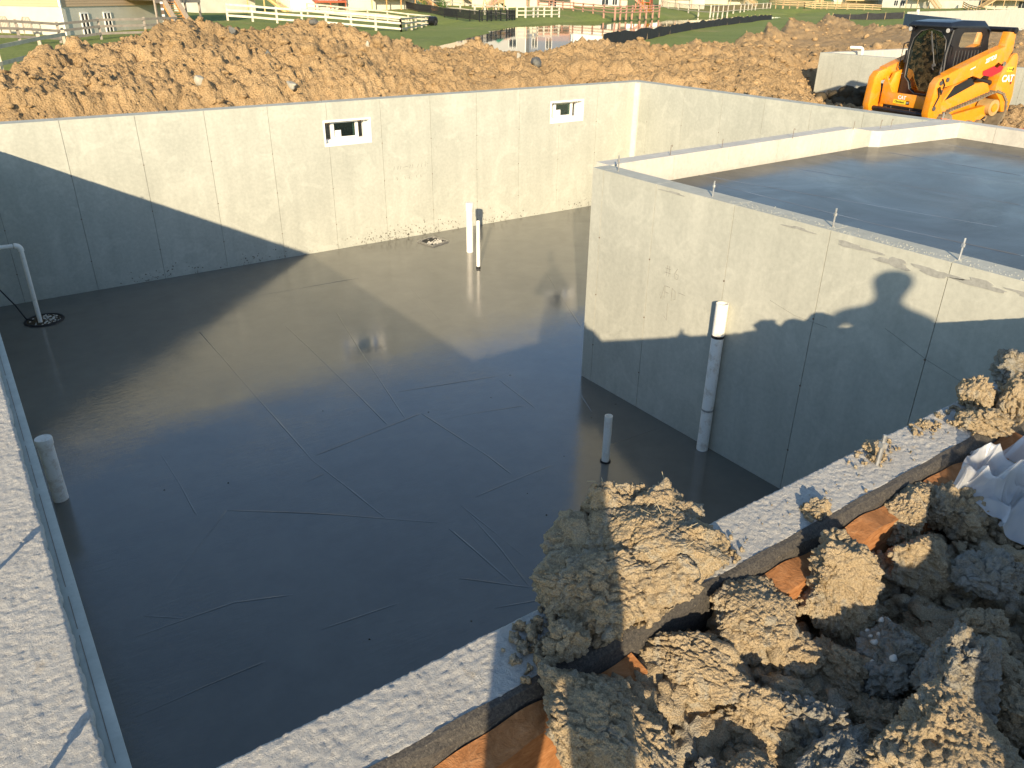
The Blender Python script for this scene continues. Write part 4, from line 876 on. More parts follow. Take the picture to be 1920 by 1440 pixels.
def part(m,name,mat,par=ld,smooth=False,bevel=0,fix=True):
    return m.build(name,mat,par,smooth,False,None,bevel,fix)
# main body tub, chamfered
m=MB();m.prism([(1.0,.34),(1.0,.62),(.72,.66),(.60,.68),(-.55,.68),(-.62,1.0),(-1.18,1.0),(-1.22,.45),(-.6,.3)],-.52,.52,'y');part(m,'body',MAT['cat'],bevel=.012)
m=MB();m.prism([(-.62,1.0),(-.62,1.50),(-.80,1.56),(-1.12,1.42),(-1.20,1.0)],-.44,.44,'y');hood=part(m,'engine_hood',MAT['cat'],bevel=.02)
for z in (1.08,1.16,1.24,1.32):
    m=MB();m.box((-1.20,-.30,z),(-1.185,.30,z+.04));part(m,'vent',MAT['blk'],hood)
# sloped front fenders and the front cross plate with its dark opening
for s in (1,-1):
    m=MB();m.prism([(1.02,.36),(1.02,.60),(.80,1.10),(.62,1.16),(.62,.40)],s*.54,s*.62,'y');part(m,'front_fender',MAT['cat'],bevel=.008)
m=MB();m.prism([(-.60,.46),(.60,.46),(.60,.60),(.50,.66),(.28,.72),(-.34,.72),(-.56,1.02),(-.62,.90)],1.001,1.03,'x');fp=part(m,'front_plate',MAT['cat'],bevel=.006)
m=MB();m.box((1.0005,-.50,.30),(1.02,.50,.455));part(m,'coupler_opening',MAT['blk'])
for y in (-.42,.40):
    m=MB();m.tube([(1.03,y,.36),(1.09,y,.36)],.055,16);part(m,'coupler_pin',MAT['grey'],smooth=True)
for y in (-.28,.22):
    m=MB();m.tube([(1.04,y,.31),(1.04,y,.44)],.02,10);part(m,'hydraulic_stub',MAT['chrome'],smooth=True)
# cab: roof, pillars as framed panels, glass
cx0,cx1,cy=-.48,.60,.47
front_out=[(-.49,.66),(-.50,2.04),(.50,2.04),(.49,.66)]
door=[(-.42,1.02),(-.44,1.55),(-.40,1.80),(-.26,1.95),(0,2.01),(.26,1.95),(.40,1.80),(.44,1.55),(.44,1.15),(.36,.86),(.20,.71),(-.10,.71),(-.24,.78),(-.30,.92)]
def ringpanel(outer,inner,a,b,axis):
    """closed plate between an outer and inner outline (resampled)"""
    n=48
    def res(P,c):
        out=[]
        for k in range(n):
            t=2*math.pi*k/n;dx,dy=math.cos(t),math.sin(t);best=None
            for i in range(len(P)):
                x0,y0=P[i][0]-c[0],P[i][1]-c[1];x1,y1=P[(i+1)%len(P)][0]-c[0],P[(i+1)%len(P)][1]-c[1]
                ex,ey=x1-x0,y1-y0;den=dx*ey-dy*ex
                if abs(den)<1e-9:continue
                tt=(x0*ey-y0*ex)/den;u=(x0*dy-y0*dx)/den
                if tt>0 and -1e-6<=u<=1+1e-6:best=tt if best is None else max(best,tt)
            out.append((c[0]+dx*best,c[1]+dy*best))
        return out
    c=tuple(np.mean(inner,0));O=res(outer,c);I=res(inner,c)
    def W(p,t): return (t,p[0],p[1]) if axis=='x' else (p[0],t,p[1])
    V=[W(p,a) for p in O]+[W(p,a) for p in I]+[W(p,b) for p in O]+[W(p,b) for p in I];F=[]
    for k in range(n):
        j=(k+1)%n;F+=[[k,j,n+j,n+k],[2*n+k,3*n+k,3*n+j,2*n+j],[k,2*n+k,2*n+j,j],[n+k,n+j,3*n+j,3*n+k]]
    return MB().add(V,F)
cab=part(ringpanel(front_out,door,.60,.64,'x'),'cab_front_frame',MAT['blk'])
m=MB();m.add([(.615,y,z) for y,z in door],[list(range(len(door)))]);part(m,'front_glass',MAT['cabglass'],fix=False)
m=MB();m.tube([(.648,y,z) for y,z in door+door[:1]],.009,6,False);part(m,'door_seal',MAT['grey'],cab,True,fix=False)
side_out=[(.60,.68),(.60,2.04),(-.36,2.04),(-.50,1.90),(-.60,1.60),(-.60,1.0),(-.55,.68)]
win=[(.36,1.66),(.34,1.90),(.28,1.95),(-.28,1.95),(-.34,1.90),(-.37,1.66)]
for s in (1,-1):
    sf=part(ringpanel(side_out,win,s*.47,s*.505,'y'),'cab_side_frame',MAT['blk'])
    m=MB()
    x0,x1,z0,z1=-.40,.42,1.60,1.96;st=.07
    def clipl(p,q):
        return p,q
    for k in range(-16,18):
        for sg in (1,-1):
            pts=[]
            for t in np.linspace(0,1,30):
                z=z0+(z1-z0)*t;x=k*st*1.0+sg*(z-z0)*.55+0.0
                ok=(x0+.03*(z-1.1)/.8+.0<x<x1-.07*(z-1.1)/.8) 
                if ok:pts.append((x,s*.478,z))
            if len(pts)>1:m.beam(pts[0],pts[-1],.017,.02)
    m_=part(m,'window_mesh',MAT['blk'],sf)
    m=MB();m.box((-.03,s*.47,1.60),(.01,s*.488,1.97));part(m,'window_bar',MAT['blk'],sf)
    for k in range(9):
        m=MB();m.beam((-.42+k*.1,s*.509,1.08),(-.42+k*.1+.03,s*.509,1.60),.012,.012);part(m,'screen_rib',MAT['grey'],sf)
    m=MB();m.add([(x,s*.49,z) for x,z in win],[list(range(len(win)))]);part(m,'side_glass',MAT['cabglass'],sf,fix=False)
m=MB();m.prism([(-.47,1.2),(-.47,2.0),(.47,2.0),(.47,1.2)],-.60,-.585,'x')
rw=part(ringpanel([(-.47,1.0),(-.47,2.02),(.47,2.02),(.47,1.0)],[(-.36,1.35),(-.36,1.9),(.36,1.9),(.36,1.35)],-.58,-.55,'x'),'cab_rear_frame',MAT['blk'])

m=MB()
m.add([(.74,-.52,2.075),(.74,.52,2.075),(-.42,.50,2.075),(-.42,-.50,2.075),(.70,-.46,2.135),(.70,.46,2.135),(.30,.44,2.175),(-.36,.44,2.165),(-.36,-.44,2.165),(.30,-.44,2.175),(.74,-.52,2.04),(.74,.52,2.04),(-.50,.50,2.0),(-.50,-.50,2.0)],
 [[0,1,5,4],[4,5,6,9],[9,6,7,8],[8,7,2,3],[1,2,7,6],[1,6,5],[0,9,8],[0,4,9],[0,8,3],[10,11,1,0],[11,12,2,1],[12,13,3,2],[13,10,0,3],[10,13,12,11]])
roof=part(m,'roof',MAT['roofm'],bevel=.006)
for y in (-.46,.46):
    m=MB();m.tube([(.66,y,2.0),(.735,y,1.985)],.055,18);l=part(m,'work_light',MAT['blk'],smooth=True)
    m=MB();m.tube([(.7352,y,1.985),(.742,y,1.984)],.043,18);part(m,'lens',MAT['lamp'],l,True)
m=MB();m.tube([(.665,.02,1.96),(.672,.20,1.50),(.672,.27,1.30)],.009,6);m.beam((.668,.03,1.92),(.676,.17,1.56),.006,.03);m.tube([(.66,.27,1.31),(.70,.27,1.31)],.035,10);m.tube([(.66,.22,1.27),(.70,.30,1.22)],.012,8);part(m,'wiper',MAT['grey'],smooth=True)
m=MB();m.tube([(.66,.53,2.0),(.67,.49,1.52),(.665,.52,1.25),(.665,.50,.98)],.016,8);part(m,'door_strut',MAT['grey'],smooth=True)
m=MB();m.tube([(.67,.46,1.28),(.67,.455,.95)],.022,8);part(m,'door_hinge_tube',MAT['grey'],smooth=True)
m=MB();m.box((.655,-.50,1.30),(.70,-.44,1.56));part(m,'mirror',MAT['blk'],bevel=.015)
for s in (-1,1):
    m=MB();m.tube([(.63,s*.50,1.72),(.66,s*.60,1.68),(.66,s*.615,1.2),(.64,s*.55,1.12)],.014,8);part(m,'grab_handle',MAT['blk'],smooth=True)
m=MB();m.box((-.45,-.26,1.0),(.05,.26,1.12));m.prism([(-.45,1.12),(-.30,1.12),(-.38,1.75),(-.50,1.75)],-.24,.24,'y');part(m,'seat',MAT['blk'],bevel=.03)
m=MB();m.box((-.5,-.46,.70),(.55,.46,.74));part(m,'cab_floor',MAT['blk'])
for s in (-1,1):
    m=MB();m.box((-.2,s*.28,1.12),(.3,s*.38,1.2));m.tube([(.26,s*.33,1.2),(.30,s*.33,1.36)],.02,8);part(m,'control_console',MAT['blk'])
# lift arms
for s in (1,-1):
    y0,y1=s*.70,s*.86
    m=MB();m.prism([(1.27,.42),(1.22,.30),(.98,.30),(.90,.46),(1.02,.92),(.72,.97),(.16,1.13),(-.09,1.07),(-.30,1.22),(-.54,1.38),(-.74,1.30),(-.90,1.60),(-.86,1.95),(-.64,1.97),(-.60,1.69),(0,1.49),(.97,1.17),(1.14,1.12),(1.24,1.0)][::-1],y0,y1,'y')
    arm=part(m,'lift_arm',MAT['cat'],bevel=.008)
    m=MB();m.prism([(.95,1.175),(0,1.495),(-.60,1.695),(-.60,1.70),(0,1.515),(.95,1.195)],s*.68,s*.88,'y');part(m,'arm_rim',MAT['cat'],arm)
    for x,z in ((1.10,1.02),(1.06,.86),(1.14,.52),(.93,1.08)):
        m=MB();m.tube([(x,y1,z),(x,y1+s*.022,z)],.045 if z!=.86 else .03,14);part(m,'pivot_boss',MAT['grey'],arm,True)
    m=MB();m.tube([(1.13,s*.885,.95),(1.05,s*.89,.80),(1.0,s*.885,.98),(1.10,s*.885,1.10)],.013,6);m.tube([(1.17,s*.885,.93),(1.09,s*.89,.76),(1.17,s*.885,.56)],.013,6);part(m,'hydraulic_hose',MAT['blk'],arm,True)
    # rear tower
    m=MB();m.prism([(-.96,1.52),(-1.05,1.555),(-1.13,1.48),(-1.29,.71),(-1.27,.36),(-1.05,.36),(-.90,.62),(-.66,.80),(-.66,.96),(-.75,1.24)],s*.60,s*.865,'y');tw=part(m,'rear_tower',MAT['cat'],bevel=.008)
    m=MB();m.beam((-.82,s*.78,1.98),(-.98,s*.78,1.38),.05,.11);m.tube([(-.82,s*.66,1.99),(-.82,s*.88,1.99)],.06,14);m.beam((-.70,s*.79,2.0),(-.86,s*.79,1.98),.05,.09);part(m,'rear_link',MAT['blk'])
    m=MB();m.tube([(-.70,s*.87,1.35),(-.70,s*.89,1.35)],.05,14);part(m,'link_boss',MAT['chrome'],smooth=True)
    m=MB();m.tube([(-.10,s*.72,1.06),(-.50,s*.72,.98),(-.62,s*.72,.96)],.055,14);m.tube([(-.06,s*.72,1.07),(-.0,s*.72,1.08)],.035,12);part(m,'lift_cylinder',MAT['blk'],smooth=True)
    m=MB();m.prism([(-.10,1.10),(-.42,.84),(-.55,.86),(-.66,1.24),(-.50,1.37),(-.30,1.20)],s*.62,s*.68,'y');part(m,'inner_shield',MAT['blk'])
    m=MB();m.prism([(-.12,1.14),(-.40,1.10),(-.68,1.20),(-.72,1.28),(-.60,1.32),(-.52,1.27),(-.40,1.31),(-.20,1.25),(-.10,1.22)],s*.868,s*.875,'y');part(m,'safety_brace',flat('red_paint',(.55,.02,.03),.5,var=.05),arm)
    # lower side frame with dark recess above the track
    m=MB();m.prism([(1.02,.34),(.86,.62),(.62,.95),(.12,1.06),(-.03,.97),(-.30,.99),(-.47,.95),(-.60,.78),(-.45,.74),(.50,.36)],s*.56,s*.80,'y');part(m,'side_frame',MAT['cat'],bevel=.006)
    m=MB();m.prism([(.58,.94),(.13,1.09),(-.03,.96),(.78,.66)],s*.801,s*.808,'y');part(m,'side_recess',MAT['blk'])
    # track
    prof=[(.78,.03),(.92,.10),(.95,.22),(.86,.36),(.66,.45),(.0,.62),(-.45,.74),(-.72,.80),(-.95,.74),(-1.12,.58),(-1.18,.40),(-1.12,.20),(-1.02,.06),(-.85,.0),(.60,.0)]
    ya,yb=s*.56,s*.90
    def loopres(P,step):
        out=[];n=len(P)
        for i in range(n):
            a=np.array(P[i]);b=np.array(P[(i+1)%n]);k=max(1,int(np.linalg.norm(b-a)/step))
            for q in range(k):out.append(a+(b-a)*q/k)
        return out
    L=loopres(prof,.03);n=len(L);V=[];F=[];c=np.array([-.1,.35])
    for p in L:
        d=(p-c);d=d/np.linalg.norm(d);q=p-d*.035
        V+=[(p[0],ya,p[1]),(p[0],yb,p[1]),(q[0],yb,q[1]),(q[0],ya,q[1])]
    for i in range(n):
        j=(i+1)%n
        for k in range(4):F.append([i*4+k,j*4+k,j*4+(k+1)%4,i*4+(k+1)%4])
    tr=part(MB().add(V,F),'rubber_track',MAT['mud'])
    m=MB()
    L2=loopres(prof,.075)
    for i,p in enumerate(L2):
        q=L2[(i+1)%len(L2)];d=q-p;d=d/np.linalg.norm(d);nrm=np.array([d[1],-d[0]])
        if nrm@(p-c)<0:nrm=-nrm
        for (u,v) in ((ya,(ya+yb)/2-.01*s),((ya+yb)/2+.01*s,yb)):
            a=p+nrm*.0;b=p+nrm*.028;o=(0 if u==ya else .02)
            m.beam((a[0]+nrm[0]*.012+d[0]*o,u,a[1]+nrm[1]*.012+d[1]*o),(a[0]+nrm[0]*.012+d[0]*o,v,a[1]+nrm[1]*.012+d[1]*o),.035,.03,up=(nrm[0],0,nrm[1]))
    part(m,'track_lug',MAT['mud'],tr)
    m=MB();m.tube([(-.76,s*.58,.46),(-.76,s*.88,.46)],.17,20);part(m,'drive_sprocket',flat('dusty_tan_steel',(.45,.30,.12),.7,var=.2),tr,True)
    m=MB();m.tube([(-.76,s*.881,.46),(-.76,s*.90,.46)],.09,16);part(m,'sprocket_hub',MAT['cat'],tr,True)
    m=MB();m.tube([(.66,s*.60,.24),(.66,s*.88,.24)],.17,18);part(m,'idler',MAT['mud'],tr,True)
    for x in (-.45,-.15,.15,.40):
        m=MB();m.tube([(x,s*.62,.13),(x,s*.86,.13)],.09,14);part(m,'roller',MAT['mud'],tr,True)
    m=MB();m.prism([(.60,.16),(.60,.32),(-.6,.50),(-.7,.30),(-.5,.18)],s*.66,s*.78,'y');part(m,'undercarriage_frame',MAT['cat'],tr)
m=MB();m.tube([(-.84,-.86,2.0),(-.84,.86,2.0)],.055,14);part(m,'cross_tube',MAT['blk'],smooth=True)
m=MB();m.tube([(1.10,-.70,.36),(1.10,.70,.36)],.05,14);part(m,'front_torque_tube',MAT['blk'],smooth=True)
def text(s,size,mat,par,pos,rot,ext=.002,name='lettering',bold=0,shear=0):
    cu=bpy.data.curves.new('t','FONT');cu.body=s;cu.size=size;cu.extrude=ext;cu.offset=bold;cu.shear=shear;cu.align_x='CENTER';cu.align_y='CENTER'
    to=bpy.data.objects.new('t',cu);COL.objects.link(to);dg=bpy.context.evaluated_depsgraph_get();me=bpy.data.meshes.new_from_object(to.evaluated_get(dg));bpy.data.objects.remove(to)
    me.materials.clear();me.materials.append(mat);me.name=name
    o=bpy.data.objects.new(name,me);COL.objects.link(o);o.parent=par;o.location=pos;o.rotation_euler=rot;return o
R90=math.pi/2
WHT=flat('white_decal',(.8,.8,.78),.5,var=.02);YEL=flat('yellow_decal',(.75,.62,.04),.5,var=.02)
# on the machine's left flank (facing +y)
text('CAT',.19,WHT,ld,(-.965,.872,1.045),(R90,0,math.pi),bold=.006,name='decal_letters')
m=MB();m.prism([(-1.08,.93),(-1.13,.93),(-1.15,1.10),(-1.10,1.10)],.8655,.8675,'y');part(m,'decal_stripe',flat('dark_red_decal',(.20,.02,.02),.5))
m=MB();m.box((-1.09,.8655,1.19),(-.87,.8675,1.28));part(m,'yellow_decal_plate',YEL);text('Cleve',.075,MAT['blk'],ld,(-.955,.869,1.235),(R90,0,math.pi),name='decal_letters')
m=MB();m.box((-1.085,.8677,1.20),(-1.045,.8685,1.27));part(m,'black_decal_plate',MAT['blk'])
text('259D3',.115,WHT,ld,(-.26,.864,1.45),(R90,-.30,math.pi),bold=.004,name='decal_letters',shear=.2)
m=MB();m.add([(.30,.862,1.245),(.16,.862,1.295),(.16,.862,1.32),(.30,.862,1.27)],[[0,1,2,3]]);part(m,'small_decal',WHT,fix=False)
text('CAT',.105,WHT,ld,(1.034,-.05,.635),(R90,0,R90),bold=.003,name='decal_letters')
m=MB();m.box((1.0305,-.26,.505),(1.0325,.07,.585));part(m,'yellow_decal_plate',YEL);text('Cleveland',.062,MAT['blk'],ld,(1.034,-.095,.545),(R90,0,R90),name='decal_letters')
m=MB();m.box((1.0305,.075,.51),(1.0325,.16,.58));part(m,'black_decal_plate',MAT['blk']);text('CAT',.035,WHT,ld,(1.034,.117,.545),(R90,0,R90),name='decal_letters')
# orange cord lying along the wall end behind the garage curb
m=MB();m.tube([(6.46,-.0,H+.012),(6.9,-.35,2.22),(7.4,-.9,2.20),(7.8,-1.4,2.2)],.012,6);tag(m.build('orange_cord',flat('orange_red_cord',(.70,.16,.06),.5),None,True,loc=(7,-.5,2.2)),'thin orange red cord lying off the corner of the garage curb','cord')
# ================================================================ PEOPLE (their shadows fall into the picture)
def person(label,base,facing,joints,edges,radii,skin,parts,name='person'):
    me=bpy.data.meshes.new(name);me.from_pydata([tuple(j) for j in joints],edges,[])
    o=bpy.data.objects.new(name,me);COL.objects.link(o);o.location=base;o.rotation_euler=(0,0,facing)
    sk=o.modifiers.new('skin','SKIN');sk.use_smooth_shade=True
    for i,r in enumerate(radii):
        d=me.skin_vertices[0].data[i];d.radius=(r if isinstance(r,tuple) else (r,r));d.use_root=(i==0)
    sb=o.modifiers.new('sub','SUBSURF');sb.levels=2;sb.render_levels=2
    dg=bpy.context.evaluated_depsgraph_get();m2=bpy.data.meshes.new_from_object(o.evaluated_get(dg));o.modifiers.clear();o.data=m2;m2.name=name
    m2.materials.clear();m2.materials.append(skin);tag(o,label,'person');return o
CLO=flat('dark_work_clothes',(.06,.07,.09),.9,var=.2);SKN=flat('skin',(.45,.28,.19),.6,var=.05);HAIR=flat('dark_hair',(.05,.035,.025),.8)
def body(arms,shh=1.42,hip=.92,head=1.62,st=.13):
    J=[(0,0,hip),(0,0,hip+.18),(0,0,hip+.36),(0,.0,shh),(0,.01,shh+.12),(0,.03,head+.03),(0,.035,head+.09),(0,.035,head+.135)]
    E=[(0,1),(1,2),(2,3),(3,4),(4,5),(5,6),(6,7)];Rr=[(.15,.11),(.14,.105),(.16,.11),(.13,.09),.050,(.108,.12),(.100,.11),(.050,.055)]
    for s in (-1,1):
        a=len(J);J+=[(s*.09,0,hip-.05),(s*(st-.02),.02,.50),(s*st,0,.10),(s*st,.13,.04)];E+=[(0,a),(a,a+1),(a+1,a+2),(a+2,a+3)];Rr+=[.10,.065,.048,(.04,.035)]
        a=len(J);sh,el,wr,ha=arms[0 if s<0 else 1];J+=[sh,el,wr,ha];E+=[(3,a),(a,a+1),(a+1,a+2),(a+2,a+3)];Rr+=[.062,.045,.032,(.04,.02)]
    return J,E,Rr
vd=-0.6118618  # facing along the view
# photographer: phone held up at arm's length at the camera
J,E,Rr=body([((-.19,0,1.40),(-.245,.16,1.30),(-.06,.26,1.58),(-.035,.30,1.66)),((.19,0,1.40),(.245,.16,1.30),(.06,.26,1.58),(.035,.30,1.66))])
px,py=CAM[0]-.34*math.sin(-vd)-.0,CAM[1]-.34*math.cos(vd)
person('person standing behind the camera with both hands holding up a phone',(px+.035,py-.02,2.13),vd,J,E,Rr,CLO,None)
pm=MB();pm.box((-.040,-.012,-.10),(.040,-.003,.10));ph=pm.build('phone',MAT['blk'],None,world=False,bevel=.003);ph.location=(CAM[0]-.016,CAM[1]-.022,CAM[2]+.055);ph.rotation_euler=(-.46,0,vd);tag(ph,'black phone held upright by the person at the camera','phone')
J,E,Rr=body([((-.20,0,1.40),(-.27,.03,1.22),(-.32,.20,1.20),(-.35,.27,1.18)),((.20,0,1.40),(.27,-.02,1.12),(.25,.10,.90),(.25,.13,.83))])
person('bare headed person standing a few steps right of the camera',(-3.47,-7.68,2.16),-.75,J,E,Rr,CLO,None)
# ================================================================ THE NEIGHBOURHOOD
def lin(name,c,r=.8,v=.06,sc=1.): return flat(name,c,r,.3,var=v,sc=sc)
WOOD={k:lin('wood_'+k,c,.85,.18,3) for k,c in dict(grey=(.34,.29,.24),pale=(.56,.49,.37),white=(.66,.60,.48),orange=(.60,.30,.11),red=(.42,.10,.05),pink=(.50,.28,.20),brown=(.16,.11,.08),tan=(.50,.36,.20),yellow=(.62,.46,.20)).items()}
MAT['basement']=lin('house_basement_concrete',(.55,.53,.44),.9,.1,.6);MAT['shingle']=lin('roof_shingle',(.10,.095,.09),.9,.2,4)
MAT['trim']=lin('white_trim',(.78,.77,.72),.5,.02);MAT['pane']=flat('dark_pane',(.03,.04,.05),.08,.6)
def local(m,name,mat,par,bev=0): return m.build(name,mat,par,False,False,None,bev)
def beamset(par,name,mat,p,q,w,h):
    m=MB();m.beam(p,q,w,h);return local(m,name,mat,par)
def deck(house,x0,x1,dep,z,wood,rail=True,stair=None,stairwood=None):
    d=bpy.data.objects.new('deck',None);COL.objects.link(d);d.parent=house
    k=int(dep/.15)
    m=MB()
    for i in range(k):m.box((x0,-dep+i*dep/k,z-.04),(x1,-dep+(i+1)*dep/k-.012,z))
    local(m,'deck_boards',wood,d)['kind']='stuff'
    m=MB();m.box((x0-.03,-dep-.05,z-.30),(x1+.03,-dep-.002,z-.045));local(m,'fascia',wood,d)
    n=max(2,int((x1-x0)/2.4)+1)
    for i in range(n):
        x=x0+.1+(x1-x0-.2)*i/(n-1);m=MB();m.box((x-.08,-dep+.0,-1.5),(x+.08,-dep+.16,z-.045));local(m,'post',wood,d)
    if rail:
        segs=[((x0,-dep),(x1,-dep)),((x0,-dep),(x0,0)),((x1,-dep),(x1,0))]
        for a,b in segs:
            m=MB();m.beam((a[0],a[1],z+.95),(b[0],b[1],z+.95),.09,.05);local(m,'hand_rail',wood,d)
            m=MB();m.beam((a[0],a[1],z+.12),(b[0],b[1],z+.12),.04,.06);local(m,'foot_rail',wood,d)
            L=math.hypot(b[0]-a[0],b[1]-a[1]);m=MB()
            for i in range(int(L/.14)):
                t=(i+.5)/int(L/.14);x=a[0]+(b[0]-a[0])*t;y=a[1]+(b[1]-a[1])*t;m.box((x-.02,y-.02,z+.12),(x+.02,y+.02,z+.93))
            local(m,'baluster',wood,d)['kind']='stuff'
    if stair:
        xs,dirx,diry,wd=stair;sw=stairwood or wood;n=13;run=.27
        s0=Vector((xs,-dep,0)) 
        dv=Vector((dirx,diry,0)).normalized();pv=Vector((-dv.y,dv.x,0))*wd/2
        for i in range(n):
            c=s0+dv*run*(i+.6);zt=z-(i+1)*z/(n+1)
            m=MB();m.beam(c-pv+Vector((0,0,zt)),c+pv+Vector((0,0,zt)),run*1.02,.045);local(m,'tread',sw,d)
        e=s0+dv*run*(n+.6)
        for sg in (-1,1):
            m=MB();m.beam(s0+pv*sg+Vector((0,0,z-.15)),e+pv*sg+Vector((0,0,-.05)),.05,.28);local(m,'stringer',sw,d)
            m=MB();m.beam(s0+pv*sg+Vector((0,0,z+.95)),e+pv*sg+Vector((0,0,.95)),.07,.06);local(m,'stair_rail',wood,d)
            m=MB();m.box(tuple(e+pv*sg-Vector((.06,.06,.6))),tuple(e+pv*sg+Vector((.06,.06,1.05))));local(m,'newel_post',wood,d)
            m=MB()
            for i in range(n*2):
                c=s0+dv*run*n*(i+.5)/(2*n)+pv*sg;zb=z*(1-(i+.5)/(2*n));m.box((c.x-.02,c.y-.02,zb),(c.x+.02,c.y+.02,zb+.93))
            local(m,'stair_baluster',wood,d)['kind']='stuff'
def siding(par,W,D,z0,z1,mat,name='siding',lap=.22,recess=.0):
    n=int((z1-z0)/lap);m=MB()
    for i in range(n):
        a=z0+(z1-z0)*i/n;b=z0+(z1-z0)*(i+1)/n;o=.03;q=.008
        V=[(-o,-o,a),(W+o,-o,a),(W+o,D+o,a),(-o,D+o,a),(-q,-q,b),(W+q,-q,b),(W+q,D+q,b),(-q,D+q,b)]
        m.add(V,[[0,1,5,4],[1,2,6,5],[2,3,7,6],[3,0,4,7],[3,2,1,0],[4,5,6,7]])
    return local(m,name,mat,par)
def win(par,x,z,w,h,y=-.035,face='y',D=0,mat=None):
    def B(m,a,b,c,d,t0,t1):
        if face=='y':m.box((a,y-t1,c),(b,y-t0,d))
        elif face=='x-':m.box((-.035-t1,a,c),(-.035-t0,b,d))
    m=MB();f=.09
    B(m,x,x+w,z,z+f,0,.05);B(m,x,x+w,z+h-f,z+h,0,.05);B(m,x,x+f,z+f,z+h-f,0,.049);B(m,x+w-f,x+w,z+f,z+h-f,0,.049);B(m,x+w/2-.035,x+w/2+.035,z+f,z+h-f,0,.048)
    o=local(m,'window',MAT['trim'],par)
    m=MB();B(m,x+f*.9,x+w-f*.9,z+f*.9,z+h-f*.9,.0,.02);local(m,'pane',MAT['pane'],o);return o
def house(key,label,W,D,yaw,side,deckw,shift=-.5,base=2.5,storeys=2,dk=None,roof=True,wins=(),bmat=None,align=None,basewins=(),z=None,sw=None,roofm=None):
    px,py,pz=HP[key] if isinstance(key,str) else key
    if z is not None:pz=z
    t=thing('house',label,'house',(px,py,pz-.15),yaw,'houses around the pond')
    off_=shift*W
    sub=bpy.data.objects.new('storeys',None)
    bpy.data.objects.remove(sub)
    # everything is shifted by off_ in local x through the root position
    t.location=(px+off_*math.cos(yaw),py+off_*math.sin(yaw),pz-.15)
    m=MB();m.box((.05,.05,-2.),(W-.05,D-.05,base));local(m,'basement_wall',bmat or MAT['basement'],t)
    zt=base+storeys*2.75
    siding(t,W,D,base,zt,side)
    for cx_,cy_ in ((0,0),(W,0),(0,D),(W,D)):
        m=MB();m.box((cx_-.09,cy_-.09,base),(cx_+.09,cy_+.09,zt));local(m,'corner_trim',MAT['trim'],t)
    o=.45;r=D*.30
    m=MB();m.add([(-o,-o,zt),(W+o,-o,zt),(W+o,D+o,zt),(-o,D+o,zt),(-o,D/2,zt+r+.3),(W+o,D/2,zt+r+.3)],[[0,1,5,4],[3,4,5,2],[0,4,3],[1,2,5],[3,2,1,0]]);local(m,'roof',roofm or MAT['shingle'],t)
    for x,zz,w,h in wins:win(t,x,zz,w,h)
    for x,zz,w,h in basewins:win(t,x,zz,w,h,y=.03)
    if dk:
        for d_ in dk:deck(t,*d_[:4],WOOD[deckw],stair=d_[4] if len(d_)>4 else None,stairwood=WOOD[sw] if sw else None)
    return t
SD={k:lin('siding_'+k,c,.7,.04,.7) for k,c in dict(tan=(.52,.38,.24),blue=(.10,.13,.20),slate=(.17,.20,.25),grey=(.30,.32,.34),white=(.74,.73,.69),cream=(.66,.58,.40),beige=(.50,.44,.34),stone=(.42,.42,.40)).items()}
W2_=[(1.5,5.8,1.5,1.5),(5,5.8,1.5,1.5),(8.6,5.8,1.5,1.5),(1.5,3.1,1.3,1.5),(8.8,3.1,1.3,1.5)]
DR=[(5.2,2.75,1.9,2.1)]
h1=house('h1','nearest house with tan siding, its corner at the upper left of the photo',15.6,13,math.radians(40.5),SD['tan'],'grey',shift=0,base=2.45,dk=[(8.2,15.4,3.4,3.0,(10.2,-.65,-1,1.25))],sw='orange',wins=[(2,6.2,1.3,1.5),(6,6.2,1.3,1.5),(10,6.2,1.8,1.5),(10.2,3.05,1.8,2.1),(3,3.4,1.3,1.5)],basewins=[])
for i,x in enumerate((2.15,5.1)):
    m=MB();m.box((x,-.045,.0),(x+1.0,.049,.10));m.box((x,-.045,1.85),(x+1.0,.049,1.95));m.box((x,-.044,.10),(x+.10,.049,1.85));m.box((x+.9,-.044,.10),(x+1.,.049,1.85));m.box((x+.42,-.042,.1),(x+.56,.049,1.85));wv=local(m,'window',MAT['trim'],h1)
    m=MB();m.box((x+.08,-.0,.08),(x+.92,.047,1.87));local(m,'pane',MAT['pane'],wv)
m=MB();m.tube([(-.14,-.14,-.2),(-.14,-.14,7.6)],.05,8);local(m,'downspout',MAT['trim'],h1)
win(h1,9,3.4,1.2,1.4,face='x-')
def azof(k):
    p=HP[k];return math.atan2(p[1]-CAM[1],p[0]-CAM[0])-math.pi/2
house('h2','dark blue house with a pale stair, behind the long pale rail fence',10,9,azof('h2')+.5,SD['blue'],'yellow',shift=-.6,dk=[(6.8,10,3,2.9,(9.9,1,-.35,1.2))],wins=W2_[:4])
house((55.4,131.8,.35),'white house with grey siding wing behind the red deck',8,8,azof('h3')+.3,SD['white'],'grey',shift=-1.0,wins=W2_[:2],base=.6)
house('h3','grey lap sided house with an orange red deck',10,9,azof('h3')+.2,SD['grey'],'red',shift=-.12,base=.8,dk=[(3.3,8.6,3.2,1.9)],wins=[(1.2,4.2,1.5,1.5),(4.5,2.1,1.9,2.)])
house('h4','cream house with an orange deck and dark underside, left of the shrubs',13,9,azof('h4')+.12,SD['cream'],'orange',shift=-.22,dk=[(4.0,11.5,3.2,2.5,(11.5,1,-.45,1.2))],wins=W2_[:4]+DR)
house('h5','brown decked house left of the black fence corner',12,9,azof('h5')+.1,SD['beige'],'tan',shift=-.5,dk=[(2,10,3,2.5,(9.8,1,-.4,1.2))],wins=W2_+DR)
